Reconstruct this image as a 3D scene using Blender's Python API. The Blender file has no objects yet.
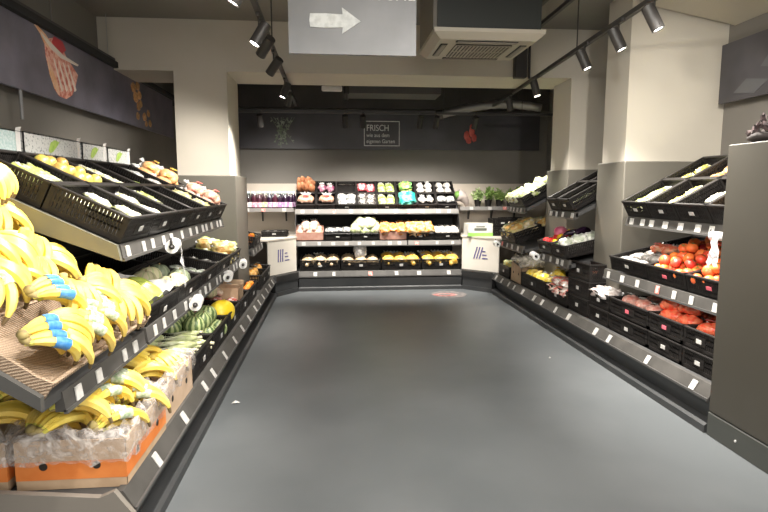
import bpy, math, random
from mathutils import Matrix, Vector, noise, Euler
random.seed(7)
C = bpy.context.scene
COL = C.collection
PI = math.pi

# ------------------------------------------------------------------ camera, world, exposure
F_PX, CAM_H = 550.0, 1.6
fwd = Vector((0.0, 0.0, 0.0))
d_ = Vector((333 - 384, -(189 - 256), -F_PX)).normalized()      # world +Y seen from the camera
z_ = Vector((0, -d_.z, d_.y)).normalized()
x_ = d_.cross(z_)
ROT = Matrix((x_, d_, z_))
cam = bpy.data.cameras.new('camera')
cam.sensor_width = 36; cam.lens = 36 * F_PX / 768; cam.clip_start = .05
cam_o = bpy.data.objects.new('camera', cam); COL.objects.link(cam_o)
cam_o.matrix_world = Matrix.Translation((0, 0, CAM_H)) @ ROT.to_4x4()
C.camera = cam_o
C.view_settings.view_transform = 'Standard'
C.view_settings.look = 'None'
C.view_settings.gamma = 1
C.view_settings.use_curve_mapping = False
C.view_settings.exposure = 0.98
w = bpy.data.worlds.new('world'); C.world = w; w.use_nodes = True
w.node_tree.nodes['Background'].inputs[0].default_value = (1.0, .95, .88, 1)
w.node_tree.nodes['Background'].inputs[1].default_value = .82
LIGHT_COL = (1.0, .945, .865)
SPOT_W = 150
def added_fill_panel(x, y, z, lx, ly, watt, label):  # unseen fill light added above the frame to brighten the aisle
    o = bpy.data.objects.new('added_fill_panel', None); COL.objects.link(o); o.location = (x, y, z); o['label'] = label; o['category'] = 'fill light'
    def bx(name, h, z0, z1, m):
        me = bpy.data.meshes.new(name)
        me.from_pydata([(sx*h[0], sy*h[1], zz) for zz in (z0, z1) for sx, sy in ((-1,-1),(1,-1),(1,1),(-1,1))], [], [(0,3,2,1),(4,5,6,7),(0,1,5,4),(1,2,6,5),(2,3,7,6),(3,0,4,7)])
        me.materials.append(m); c = bpy.data.objects.new(name, me); COL.objects.link(c); c.parent = o
    m1 = bpy.data.materials.get('fill panel housing') or bpy.data.materials.new('fill panel housing')
    m2 = bpy.data.materials.get('fill panel diffuser')
    if m2 is None:
        m2 = bpy.data.materials.new('fill panel diffuser'); m2.use_nodes = True
        p = m2.node_tree.nodes['Principled BSDF']; p.inputs['Emission Color'].default_value = (1, .94, .86, 1); p.inputs['Emission Strength'].default_value = 2
    bx('housing', (lx/2+.02, ly/2+.02), .0, .06, m1); bx('diffuser', (lx/2, ly/2), -.008, 0, m2)
    l = bpy.data.lights.new('panel', 'AREA'); l.shape = 'RECTANGLE'; l.size = lx; l.size_y = ly; l.energy = watt; l.color = LIGHT_COL
    lo = bpy.data.objects.new('panel', l); COL.objects.link(lo); lo.parent = o; lo.location = (0, 0, -.02)
added_fill_panel(.7, 1.0, 3.36, 1.2, .3, 40, 'added unseen fill light panel over the aisle, nearest the entrance')
added_fill_panel(.7, 2.2, 3.36, 1.2, .3, 40, 'added unseen fill light panel over the aisle before the hanging sign')

def project(p):
    q = ROT.transposed() @ (Vector(p) - Vector((0, 0, CAM_H)))
    return 384 + F_PX * q.x / -q.z, 256 - F_PX * q.y / -q.z

# ------------------------------------------------------------------ materials
MATS = {}
def mat(name, col, rough=.5, col2=None, scale=8, metal=0, bump=0, bscale=60, rnd=0, coat=0, alpha=1, spec=.5, emit=0, pos=(.4, .6), hue=0, stripe=0):
    if name in MATS: return MATS[name]
    m = bpy.data.materials.new(name); m.use_nodes = True
    nt = m.node_tree; N = nt.nodes; L = nt.links
    b = N['Principled BSDF']
    b.inputs['Roughness'].default_value = rough
    b.inputs['Metallic'].default_value = metal
    b.inputs['Specular IOR Level'].default_value = spec
    b.inputs['Coat Weight'].default_value = coat
    b.inputs['Coat Roughness'].default_value = .12
    b.inputs['Alpha'].default_value = alpha
    tc = N.new('ShaderNodeTexCoord')
    src = None
    if col2 is not None:
        r = N.new('ShaderNodeValToRGB')
        r.color_ramp.elements[0].position, r.color_ramp.elements[1].position = pos
        r.color_ramp.elements[0].color = (*col, 1); r.color_ramp.elements[1].color = (*col2, 1)
        if stripe:
            sx = N.new('ShaderNodeSeparateXYZ'); L.new(tc.outputs['Object'], sx.inputs[0])
            at = N.new('ShaderNodeMath'); at.operation = 'ARCTAN2'
            L.new(sx.outputs[1], at.inputs[0]); L.new(sx.outputs[0], at.inputs[1])
            nz = N.new('ShaderNodeTexNoise'); nz.inputs['Scale'].default_value = 40; L.new(tc.outputs['Object'], nz.inputs['Vector'])
            ma = N.new('ShaderNodeMath'); ma.operation = 'MULTIPLY_ADD'; ma.inputs[1].default_value = stripe
            L.new(at.outputs[0], ma.inputs[0])
            nm = N.new('ShaderNodeMath'); nm.operation = 'MULTIPLY'; nm.inputs[1].default_value = 3.0
            L.new(nz.outputs[0], nm.inputs[0]); L.new(nm.outputs[0], ma.inputs[2])
            si = N.new('ShaderNodeMath'); si.operation = 'SINE'; L.new(ma.outputs[0], si.inputs[0])
            m2 = N.new('ShaderNodeMath'); m2.operation = 'MULTIPLY_ADD'; m2.inputs[1].default_value = .5; m2.inputs[2].default_value = .5
            L.new(si.outputs[0], m2.inputs[0]); L.new(m2.outputs[0], r.inputs[0])
        else:
            nz = N.new('ShaderNodeTexNoise'); nz.inputs['Scale'].default_value = scale; nz.inputs['Detail'].default_value = 4
            L.new(tc.outputs['Object'], nz.inputs['Vector']); L.new(nz.outputs[0], r.inputs[0])
        src = r.outputs[0]
    if rnd or hue:
        oi = N.new('ShaderNodeObjectInfo'); hs = N.new('ShaderNodeHueSaturation')
        mr = N.new('ShaderNodeMapRange'); mr.inputs[3].default_value = 1 - rnd; mr.inputs[4].default_value = 1 + rnd
        L.new(oi.outputs['Random'], mr.inputs[0]); L.new(mr.outputs[0], hs.inputs['Value'])
        if hue:
            mh = N.new('ShaderNodeMapRange'); mh.inputs[3].default_value = .5 - hue; mh.inputs[4].default_value = .5 + hue
            L.new(oi.outputs['Random'], mh.inputs[0]); L.new(mh.outputs[0], hs.inputs['Hue'])
        if src: L.new(src, hs.inputs['Color'])
        else: hs.inputs['Color'].default_value = (*col, 1)
        src = hs.outputs[0]
    if src: L.new(src, b.inputs['Base Color'])
    else: b.inputs['Base Color'].default_value = (*col, 1)
    if emit:
        b.inputs['Emission Color'].default_value = (*col, 1); b.inputs['Emission Strength'].default_value = emit
    if bump:
        n2 = N.new('ShaderNodeTexNoise'); n2.inputs['Scale'].default_value = bscale; n2.inputs['Detail'].default_value = 3
        bp = N.new('ShaderNodeBump'); bp.inputs['Strength'].default_value = bump; bp.inputs['Distance'].default_value = .02
        L.new(tc.outputs['Object'], n2.inputs['Vector']); L.new(n2.outputs[0], bp.inputs['Height']); L.new(bp.outputs[0], b.inputs['Normal'])
    MATS[name] = m
    return m

def film(name, col=(.9, .9, .9), a=.35, bump=.6):
    """clear crumpled plastic film: wrinkle highlights are painted into its opacity"""
    if name in MATS: return MATS[name]
    m = mat(name, col, rough=.2, bump=bump, bscale=28, spec=.9)
    nt = m.node_tree; N = nt.nodes; L = nt.links
    tc = N.new('ShaderNodeTexCoord'); nz = N.new('ShaderNodeTexNoise'); nz.inputs['Scale'].default_value = 11; nz.inputs['Detail'].default_value = 4; nz.inputs['Distortion'].default_value = 2.0
    L.new(tc.outputs['Object'], nz.inputs['Vector'])
    mr = N.new('ShaderNodeMapRange'); mr.inputs[1].default_value = .45; mr.inputs[2].default_value = .72; mr.inputs[3].default_value = a*.55; mr.inputs[4].default_value = min(1, a*2.3)  # noise raises alpha in whitish streaks standing in for highlights
    L.new(nz.outputs[0], mr.inputs[0]); L.new(mr.outputs[0], N['Principled BSDF'].inputs['Alpha'])
    return m

# ------------------------------------------------------------------ mesh builder
class MB:
    def __init__(s): s.v = []; s.f = []; s.m = []
    def add(s, vs, fs, mi=0, M=None):
        o = len(s.v)
        for p in vs:
            p = Vector(p)
            s.v.append(M @ p if M else p)
        for f in fs: s.f.append([i + o for i in f]); s.m.append(mi)
        return s
    def box(s, a, b, mi=0, M=None):
        x0, y0, z0 = a; x1, y1, z1 = b
        if x0 > x1: x0, x1 = x1, x0
        if y0 > y1: y0, y1 = y1, y0
        if z0 > z1: z0, z1 = z1, z0
        return s.add([(x0,y0,z0),(x1,y0,z0),(x1,y1,z0),(x0,y1,z0),(x0,y0,z1),(x1,y0,z1),(x1,y1,z1),(x0,y1,z1)],
              [(0,3,2,1),(4,5,6,7),(0,1,5,4),(1,2,6,5),(2,3,7,6),(3,0,4,7)], mi, M)
    def rbox(s, a, b, r=.01, mi=0, M=None):
        """box with chamfered edges"""
        lo = [min(p, q) for p, q in zip(a, b)]; hi = [max(p, q) for p, q in zip(a, b)]
        r = min(r, *(.45 * (h - l) for l, h in zip(lo, hi)))
        vs = []; idx = {}
        for i in range(8):
            c = [hi[k] if i >> k & 1 else lo[k] for k in range(3)]
            sg = [-1 if i >> k & 1 else 1 for k in range(3)]
            for k in range(3):
                p = list(c)
                for j in range(3):
                    if j != k: p[j] += sg[j] * r
                idx[(i, k)] = len(vs); vs.append(tuple(p))
        fs = []
        for k in range(3):
            u, v_ = [j for j in range(3) if j != k]
            for side in (0, 1):
                q = [side << k | (a_ << u) | (b_ << v_) for a_, b_ in ((0,0),(1,0),(1,1),(0,1))]
                fs.append([idx[(i, k)] for i in q])
        for k in range(3):                                   # edges along axis k
            u, v_ = [j for j in range(3) if j != k]
            for a_ in (0, 1):
                for b_ in (0, 1):
                    i0 = a_ << u | b_ << v_; i1 = i0 | 1 << k
                    fs.append([idx[(i0, u)], idx[(i1, u)], idx[(i1, v_)], idx[(i0, v_)]])
        for i in range(8): fs.append([idx[(i, 0)], idx[(i, 1)], idx[(i, 2)]])
        return s.add(vs, fs, mi, M)
    def prism(s, poly, axis, a, b, mi=0, M=None):
        """extrude a 2D polygon along axis (0 x, 1 y, 2 z); poly holds the two other coordinates in axis order"""
        n = len(poly); vs = []
        for t in (a, b):
            for p in poly:
                q = list(p); q.insert(axis, t); vs.append(q)
        return s.add(vs, [list(range(n))[::-1], list(range(n, 2*n))] + [[i, (i+1) % n, n + (i+1) % n, n + i] for i in range(n)], mi, M)
    def tube(s, pts, rad, n=8, mi=0, caps=True, M=None, flat=1.0):
        pts = [Vector(p) for p in pts]
        if not isinstance(rad, (list, tuple)): rad = [rad] * len(pts)
        vs = []; fs = []
        t0 = (pts[1] - pts[0]).normalized()
        up = Vector((0, 0, 1)) if abs(t0.z) < .9 else Vector((1, 0, 0))
        nrm = (up - t0 * up.dot(t0)).normalized()
        for i, p in enumerate(pts):
            t = (pts[min(i+1, len(pts)-1)] - pts[max(i-1, 0)]).normalized()
            nrm = (nrm - t * nrm.dot(t)).normalized(); bn = t.cross(nrm)
            for k in range(n):
                a = 2*PI*k/n
                vs.append(p + (nrm*math.cos(a)*flat + bn*math.sin(a)) * rad[i])
        for i in range(len(pts)-1):
            for k in range(n):
                fs.append([i*n+k, i*n+(k+1) % n, (i+1)*n+(k+1) % n, (i+1)*n+k])
        if caps:
            fs.append(list(range(n))[::-1]); fs.append([(len(pts)-1)*n+k for k in range(n)])
        return s.add(vs, fs, mi, M)
    def lathe(s, prof, n=16, mi=0, M=None, sy=1.0, wob=0, lob=0, caps=True):
        vs = []; fs = []
        for r, z in prof:
            for k in range(n):
                a = 2*PI*k/n; q = r*(1 + wob*math.cos(lob*a)) if lob else r
                vs.append((q*math.cos(a), sy*q*math.sin(a), z))
        for i in range(len(prof)-1):
            for k in range(n):
                fs.append([i*n+k, i*n+(k+1) % n, (i+1)*n+(k+1) % n, (i+1)*n+k])
        if caps:
            fs.append(list(range(n))[::-1]); fs.append([(len(prof)-1)*n+k for k in range(n)])
        return s.add(vs, fs, mi, M)
    def ball(s, c, r, n=12, m=8, mi=0, M=None, wob=0, lob=0, ex=1.0, jit=0, seed=0):
        """ellipsoid (superellipsoid with ex<1) centred on c with optional lobes and noise"""
        if not isinstance(r, (list, tuple)): r = (r, r, r)
        sp = lambda v, e: math.copysign(abs(v)**e, v)
        vs = [(c[0], c[1], c[2] - r[2])]; fs = []
        for i in range(1, m):
            t = -PI/2 + PI*i/m
            for k in range(n):
                a = 2*PI*k/n
                q = 1 + (wob*math.cos(lob*a) if lob else 0)
                p = Vector((sp(math.cos(t), ex)*sp(math.cos(a), ex)*q*r[0], sp(math.cos(t), ex)*sp(math.sin(a), ex)*q*r[1], sp(math.sin(t), 1)*r[2]))
                if jit: p *= 1 + jit*noise.noise(p*22/(.1+max(r)*3) + Vector((seed*3.7, seed, 0)))
                vs.append((c[0]+p.x, c[1]+p.y, c[2]+p.z))
        vs.append((c[0], c[1], c[2] + r[2])); top = len(vs) - 1
        for k in range(n): fs.append([0, 1+(k+1) % n, 1+k])
        for i in range(m-2):
            for k in range(n):
                fs.append([1+i*n+k, 1+i*n+(k+1) % n, 1+(i+1)*n+(k+1) % n, 1+(i+1)*n+k])
        for k in range(n): fs.append([1+(m-2)*n+k, 1+(m-2)*n+(k+1) % n, top])
        return s.add(vs, fs, mi, M)
    def mesh(s, name, mats, smooth=False):
        me = bpy.data.meshes.new(name)
        me.from_pydata([tuple(p) for p in s.v], [], s.f)
        if not isinstance(mats, (list, tuple)): mats = [mats]
        for q in mats: me.materials.append(q)
        me.polygons.foreach_set('material_index', s.m)
        if smooth:
            me.polygons.foreach_set('use_smooth', [True]*len(s.f))
            if smooth == 'auto': me.set_sharp_from_angle(angle=.7)
        me.update()
        return me
    def build(s, name, mats, parent=None, smooth=False, label=None):
        """link as one object; vertices are in world space, parent is an untilted Empty"""
        if parent is not None:
            top = parent
            while top.parent is not None: top = top.parent
            if top.type == 'EMPTY': s.v = [p - top.matrix_basis.translation for p in s.v]
        o = bpy.data.objects.new(name, s.mesh(name, mats, smooth)); COL.objects.link(o)
        if parent is not None: o.parent = parent
        if label: o['label'] = label
        return o

def tag(o, label, cat, group=None):
    o['label'] = label; o['category'] = cat
    if group: o['group'] = group
    return o
def struct(o): o['kind'] = 'structure'; return o
def thing(name, label, cat, loc=(0, 0, 0), group=None, M=None):
    o = bpy.data.objects.new(name, None); COL.objects.link(o); o.empty_display_size = .05
    if M is not None: o.matrix_basis = M
    else: o.location = loc
    if label: o['label'] = label
    o['category'] = cat
    if group: o['group'] = group
    return o

class Kind:
    """one modelled kind: parts share mesh data, every placing makes objects of its own"""
    def __init__(s, name, cat): s.name = name; s.cat = cat; s.parts = []
    def part(s, name, mb, mats, smooth=True, sub=None, label=None):
        s.parts.append((name, mb if isinstance(mb, bpy.types.Mesh) else mb.mesh(name, mats, smooth), sub, label, None)); return len(s.parts) - 1
    def put(s, M, label=None, group=None):
        if len(s.parts) == 1:
            p = s.parts[0]
            r = bpy.data.objects.new(s.name, p[1]); COL.objects.link(r); r.matrix_basis = M
        else:
            r = bpy.data.objects.new(s.name, None); COL.objects.link(r); r.matrix_basis = M; r.empty_display_size = .03
            made = []
            for name, me, sub, lab, mx in s.parts:
                c = bpy.data.objects.new(name, me); COL.objects.link(c)
                c.parent = made[sub] if sub is not None else r
                if mx is not None: c.matrix_basis = mx
                if lab: c['label'] = lab
                made.append(c)
        r['category'] = s.cat
        if label: r['label'] = label
        if group: r['group'] = group
        return r

REG = {}
def reg(desc, o, group=None):
    REG.setdefault((desc, group), []).append(o)
    if group: o['group'] = group
ORD = 'first second third fourth fifth sixth seventh eighth ninth tenth eleventh twelfth thirteenth fourteenth fifteenth sixteenth seventeenth eighteenth nineteenth twentieth'.split()
def label_all():
    bpy.context.view_layer.update()
    for (desc, group), os_ in REG.items():
        pos = [(project(o.matrix_world.translation), o) for o in os_]
        n = len(pos)
        if n == 1: pos[0][1]['label'] = desc; continue
        if n <= 6:
            pos.sort(key=lambda t: t[0][0])
            for i, (_p, o) in enumerate(pos):
                o['label'] = desc + (', leftmost one' if i == 0 else ', rightmost one' if i == n-1 else ', %s from left' % ORD[i])
            continue
        rows = max(2, round(math.sqrt(n / 1.8)))
        pos.sort(key=lambda t: -t[0][1])
        per = math.ceil(n / rows)
        for r in range(rows):
            row = sorted(pos[r*per:(r+1)*per], key=lambda t: t[0][0])
            for i, (_p, o) in enumerate(row):
                o['label'] = '%s, %s in %s row up' % (desc, ORD[i], ORD[r])

T = Matrix.Translation
def R(ax, deg): return Matrix.Rotation(math.radians(deg), 4, ax)
def S(x, y=None, z=None):
    y = x if y is None else y; z = x if z is None else z
    return Matrix.Diagonal((x, y, z, 1))
def rnd(a, b): return random.uniform(a, b)

# shared materials
black_plastic = mat('black crate plastic', (.009, .0078, .0074), rough=.5, col2=(.015, .013, .012), scale=20, spec=.25)
black_void = mat('black backing', (.012, .012, .013), rough=.8)
deck_grey = mat('shelf steel dark', (.045, .045, .046), rough=.5, col2=(.06, .06, .06), scale=4)
kick_grey = mat('plinth charcoal', (.032, .034, .036), rough=.5, col2=(.042, .043, .044), scale=3)
rail_grey = mat('price rail grey', (.056, .053, .049), rough=.55, spec=.3, col2=(.072, .068, .063), scale=6)
olive = mat('end plate olive grey', (.105, .102, .078), rough=.5, col2=(.12, .117, .09), scale=3)
tag_white = mat('paper tag white', (.40, .39, .37), rough=.6, col2=(.5, .49, .47), scale=30)
tag_red = mat('paper tag red', (.6, .12, .1), rough=.6, col2=(.7, .45, .4), scale=40)
tag_ink = mat('tag ink', (.05, .05, .06), rough=.7)
paper_white = mat('white paper', (.58, .57, .55), rough=.6, bump=.3, bscale=30)
cardboard = mat('brown cardboard', (.42, .29, .18), rough=.75, col2=(.48, .34, .22), scale=10)
metal_dark = mat('lamp black', (.035, .032, .03), rough=.45, spec=.4)
lamp_glow = mat('lamp face', (1, .93, .82), emit=14)

# ------------------------------------------------------------------ setting
taupe = mat('wall taupe paint', (.165, .153, .135), rough=.75, col2=(.18, .167, .147), scale=1.5, bump=.04, bscale=120)
cream = mat('column cream paint', (.46, .425, .36), rough=.7, col2=(.49, .455, .39), scale=1.2, bump=.04, bscale=90)
clad = mat('grey cladding board', (.112, .104, .086), rough=.45, col2=(.125, .116, .096), scale=1.5)
ceil_m = mat('ceiling taupe', (.21, .195, .172), rough=.8, col2=(.23, .212, .188), scale=1.3)
dark_ceil = mat('dark ceiling void', (.055, .050, .045), rough=.85, col2=(.07, .064, .058), scale=2)
beige = mat('beige board', (.50, .44, .37), rough=.6, col2=(.54, .48, .41), scale=2)
floor_m = mat('grey vinyl floor', (.104, .113, .118), rough=.38, col2=(.124, .133, .138), scale=1.1, bump=.03, bscale=200, spec=.45)

struct(MB().box((-2.5, -3, -.1), (3.72, 9.5, 0)).build('floor', floor_m))
struct(MB().box((-2.6, -.5, 0), (-2.5, 9.5, 4)).build('wall_left', taupe))
struct(MB().box((3.72, -.5, 0), (3.82, 9.5, 4)).build('wall_right', taupe))
struct(MB().box((-2.6, 9.45, 0), (3.82, 9.55, 4)).build('wall_back', taupe))
struct(MB().box((-2.5, -.5, 3.43), (3.72, 6.4, 3.55)).build('ceiling', ceil_m))
struct(MB().box((-2.5, 6.4, 3.9), (3.72, 9.45, 4.0)).build('ceiling_rear', dark_ceil))
struct(MB().box((-2.5, 6.4, 2.885), (3.72, 7.12, 3.9)).build('beam', cream))
struct(MB().box((-1.725, 6.395, 0), (-1.155, 7.10, 2.885)).build('column_left', cream))
struct(MB().rbox((-1.75, 6.3, 0), (-1.08, 7.12, 1.75), .008).build('column_left_cladding', clad))
struct(MB().box((2.79, 6.395, 0), (3.72, 6.92, 2.885)).build('column_rear_right', cream))
struct(MB().rbox((2.76, 6.33, 0), (3.72, 6.97, 1.83), .008).build('column_rear_right_cladding', clad))
struct(MB().box((2.76, 5.06, 0), (3.72, 5.50, 3.43)).build('column_right', cream))
struct(MB().rbox((2.73, 5.0, 0), (3.72, 5.54, 1.86), .008).build('column_right_cladding', clad))
struct(MB().box((-2.5, 9.41, .2), (3.72, 9.45, 1.69)).build('trim_1', beige))
# dark strips on the upper walls of the rear bay and above the left banner
struct(MB().box((-2.5, 9.40, 2.93), (3.72, 9.45, 3.9)).build('trim_2', dark_ceil))
struct(MB().box((-2.5, -.5, 2.96), (-2.33, 6.4, 3.00)).build('trim_3', mat('pelmet charcoal', (.05, .048, .046), rough=.6)))
struct(MB().box((-2.5, -.5, 2.90), (-2.30, 9.4, 2.96)).build('trim_4', black_void))
# sloping soffit over the right-hand bay
sof = MB()
a0, a1 = Vector((2.79, 4.98, 3.27)), Vector((3.715, 4.98, 3.10))
sof.add([a0, a1, a1+Vector((0, -3.2, 0)), a0+Vector((0, -3.2, 0)), a0+Vector((0, 0, .155)), a1+Vector((0, 0, .325)), a1+Vector((0, -3.2, .325)), a0+Vector((0, -3.2, .155))],
        [(0,3,2,1),(4,5,6,7),(0,1,5,4),(1,2,6,5),(2,3,7,6),(3,0,4,7)])
struct(sof.build('ceiling_soffit', cream))

# ------------------------------------------------------------------ track lights
def spot_lamp(x, y, z, tx, ty, tz, desc, power=1.0, size=62):
    """track head hanging at (x,y,z) aimed at (tx,ty,tz)"""
    root = thing('track_spotlight', None, 'spotlight', (x, y, z + .12)); reg(desc, root, desc)
    aim = (Vector((tx, ty, tz)) - Vector((x, y, z))).normalized()
    q = aim.to_track_quat('-Z', 'Y').to_matrix().to_4x4()
    Mh = T((0, 0, -.12)) @ q
    hd = MB(); hd.lathe([(.038, .10), (.042, .096), (.042, -.075), (.038, -.075), (.036, -.068)], 20, M=Mh, caps=False)
    hd.lathe([(.0005, .10), (.038, .10)], 20, M=Mh, caps=False)
    def loc(mb, n, m_, sm): 
        o = bpy.data.objects.new(n, mb.mesh(n, m_, sm)); COL.objects.link(o); o.parent = root; return o
    head = loc(hd, 'lamp_head', metal_dark, 'auto')
    loc(MB().lathe([(.0005, -.067), (.036, -.067)], 20, M=Mh, caps=False), 'lamp_lens', lamp_glow, False).parent = head
    yk = MB(); yk.tube([(0, 0, .02), (0, 0, -.075)], .008, 8); yk.tube([(0, 0, -.075), (0, 0, -.115)], .012, 8)
    loc(yk, 'yoke', metal_dark, True)
    loc(MB().rbox((-.014, -.07, .0), (.014, .07, .03), .004), 'adapter', metal_dark, False)
    l = bpy.data.lights.new('spot', 'SPOT'); l.energy = SPOT_W * power; l.color = LIGHT_COL; l.spot_size = math.radians(size); l.spot_blend = 1.0
    l.shadow_soft_size = .045
    lo = bpy.data.objects.new('spot', l); COL.objects.link(lo); lo.parent = root
    lo.matrix_basis = Mh @ T((0, 0, -.09))
def track(p0, p1, label, drops, top=3.53):
    p0 = Vector(p0); p1 = Vector(p1); mid = (p0+p1)/2
    root = thing('light_track', label, 'light track', mid)
    hor = Vector((0, 0, 1)).cross(p1-p0).normalized()*.018
    MB().add([p0-hor, p0+hor, p0+hor+Vector((0,0,.035)), p0-hor+Vector((0,0,.035)), p1-hor, p1+hor, p1+hor+Vector((0,0,.035)), p1-hor+Vector((0,0,.035))],
             [(0,3,2,1),(4,5,6,7),(0,1,5,4),(1,2,6,5),(2,3,7,6),(3,0,4,7)]).build('rail', metal_dark, root)
    for t in drops:
        p = p0.lerp(p1, t)
        MB().tube([p+Vector((0,0,.03)), (p.x, p.y, top)], .006, 6).build('suspension_rod', metal_dark, root)
track((-.49, -.5, 2.84), (-.545, 8.6, 2.84), 'long black lighting track running below the cross beam on the banana side', (.1, .35, .62), 3.43)
track((1.86, -.5, 2.84), (2.45, 8.4, 2.84), 'long black lighting track running below the cross beam on the tomato side', (.1, .35, .62), 3.43)
track((-1.4, 7.95, 2.655), (3.2, 7.95, 2.655), 'black lighting track crossing in front of the rear wall banner', (.1, .35, .65, .9), 3.9)
track((1.90, -.5, 3.34), (2.02, 6.38, 3.34), 'upper black track close to the ceiling beside the air conditioner', (.2, .6, .95), 3.43)
track((2.04, -.5, 3.26), (2.16, 6.38, 3.26), 'second upper black track next to the one beside the air conditioner', (.2, .6, .95), 3.43)
lx = lambda y: -.49 - .006*(y + .5)
rx_ = lambda y: 1.86 + .0663*(y + .5)
for y, ty, q in ((.5, 3.9, .8), (1.4, 1.9, .4), (2.2, 4.3, .9), (2.9, 2.9, .6), (3.3, 3.3, .7), (4.2, 3.9, .85), (4.55, 5.6, .7), (5.25, 6.0, .55)):
    spot_lamp(lx(y), y, 2.70, 2.8 if ty - y > 1.5 else -1.5, ty, .6 if ty - y > 1.5 else (1.0 if y < 4.5 else 1.6), 'black track spotlight on the banana side before the cross beam', q, 85)
for y, tx, ty, q in ((6.5, -1.3, 6.3, 1.0), (7.1, -1.1, 9.0, .9)):
    spot_lamp(lx(y), y, 2.70, tx, ty, .9, 'black track spotlight on the banana side behind the cross beam', q, 85)
for y, q in ((.9, .7), (2.0, .8), (2.8, .8), (3.58, 1.3), (4.1, 1.3), (4.75, 1.6)):
    spot_lamp(rx_(y) - .03, y, 2.70, (3.15 if y < 3 else 2.95) if y > 2.5 else -1.1, (4.9 if y < 3 else y - .4) if y > 2.5 else y + 1.9, (1.7 if y < 3 else .75) if y > 2.5 else .5, 'black track spotlight on the tomato side before the cross beam', q, 85)
for y, tx, ty in ((6.15, 2.75, 5.85), (7.3, 2.8, 7.5)):
    spot_lamp(rx_(y) - .03, y, 2.70, tx, ty, .8, 'black track spotlight on the tomato side behind the cross beam', 1.0, 85)
for x in (-1.0, .18, .434, 1.25, 1.48, 2.05): spot_lamp(x, 7.95, 2.535, x + (.1 if x < 1 else -.1), 8.95, .8, 'black track spotlight before the rear wall banner', .68, 95)
cd = thing('cable_duct', 'dark vertical cable duct on the cross beam behind the air conditioner', 'duct', (2.15, 6.34, 3.1))
MB().rbox((2.08, 6.30, 2.86), (2.22, 6.395, 3.42), .01).build('duct_body', metal_dark, cd)
MB().tube([(2.26, 6.35, 2.86), (2.26, 6.35, 3.42)], .014, 8).build('conduit', metal_dark, cd)

# ------------------------------------------------------------------ rear ceiling services
d = thing('air_duct', 'flat dark air duct under the rear ceiling', 'duct', (.9, 8.4, 3.2))
MB().box((.2, 8.2, 2.98), (1.6, 8.7, 3.16)).build('duct_body', mat('duct steel', (.09, .088, .085), rough=.5), d)
MB().rbox((.17, 8.17, 2.96), (.25, 8.73, 3.18), .01).build('flange', metal_dark, d)
for x in (.4, 1.4): MB().tube([(x, 8.45, 3.16), (x, 8.45, 3.9)], .008, 6).build('hanger_rod', metal_dark, d)
d = thing('flexible_duct', 'silver grey flexible duct bending under the rear ceiling near the columns', 'duct', (2.4, 8.6, 3.0))
pts = []
for i in range(25):
    t = i/24; pts.append((1.7 + 1.5*t, 8.75 - .35*t, 2.76 + .14*math.sin(t*2.6)))
MB().tube(pts, [.06 + .006*(i % 2) for i in range(25)], 12).build('hose', mat('duct foil', (.22, .21, .2), rough=.4, metal=.4), d, True)
for x, y in ((2.0, 8.68), (2.85, 8.48)): MB().tube([(x, y, 2.85), (x, y, 3.9)], .007, 6).build('hanger_rod', metal_dark, d)
MB().tube([(1.64, 8.77, 2.755), (1.74, 8.74, 2.765)], .075, 14).build('collar', metal_dark, d, 'auto')
d = thing('emergency_light', 'small white fitting under the cross beam edge', 'light fitting', (-.05, 7.3, 2.95))
MB().rbox((-.13, 7.2, 2.84), (.13, 7.3, 2.90), .012).build('housing', mat('fitting white', (.6, .58, .55), rough=.4), d)
MB().tube([(0, 7.25, 2.9), (0, 7.25, 3.9)], .006, 6).build('hanger_rod', metal_dark, d)
for i, x in enumerate((-.9, -.35, 1.0, 1.9)):
    p = thing('ceiling_pipe', None, 'pipe', (x, 8, 3.4)); reg('dark pipe running along the rear ceiling', p, 'rear ceiling pipes')
    MB().tube([(x, 7.06, 3.35 + .08*i), (x, 9.4, 3.35 + .08*i)], .03 + .01*(i % 2), 10).build('pipe_run', metal_dark, p, 'auto')
    MB().tube([(x, 8.2, 3.38 + .08*i), (x, 8.2, 3.9)], .007, 6).build('hanger_rod', metal_dark, p)

# ------------------------------------------------------------------ banners and signs
slate_dark = mat('slate board dark', (.036, .034, .038), rough=.45, col2=(.062, .058, .066), scale=2.6, pos=(.3, .75))
slate = mat('slate board', (.10, .094, .118), rough=.42, col2=(.18, .17, .21), scale=3.2, pos=(.3, .75), bump=.05, bscale=20)
slate_light = mat('slate sign grey', (.16, .165, .175), rough=.5, col2=(.24, .245, .255), scale=2.2, pos=(.3, .75))
chalk = mat('chalk white', (.72, .72, .70), rough=.8, col2=(.6, .6, .58), scale=40)
def text(body, size, name, m, M, parent, align='LEFT'):
    cu = bpy.data.curves.new(name, 'FONT'); cu.body = body; cu.size = size; cu.extrude = .001; cu.align_x = align
    cu.materials.append(m)
    tmp = bpy.data.objects.new(name, cu); COL.objects.link(tmp)
    me = bpy.data.meshes.new_from_object(tmp.evaluated_get(bpy.context.evaluated_depsgraph_get()))
    bpy.data.objects.remove(tmp); bpy.data.curves.remove(cu)
    o = bpy.data.objects.new(name, me); COL.objects.link(o); o.parent = parent; o.matrix_basis = M
    return o
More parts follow.
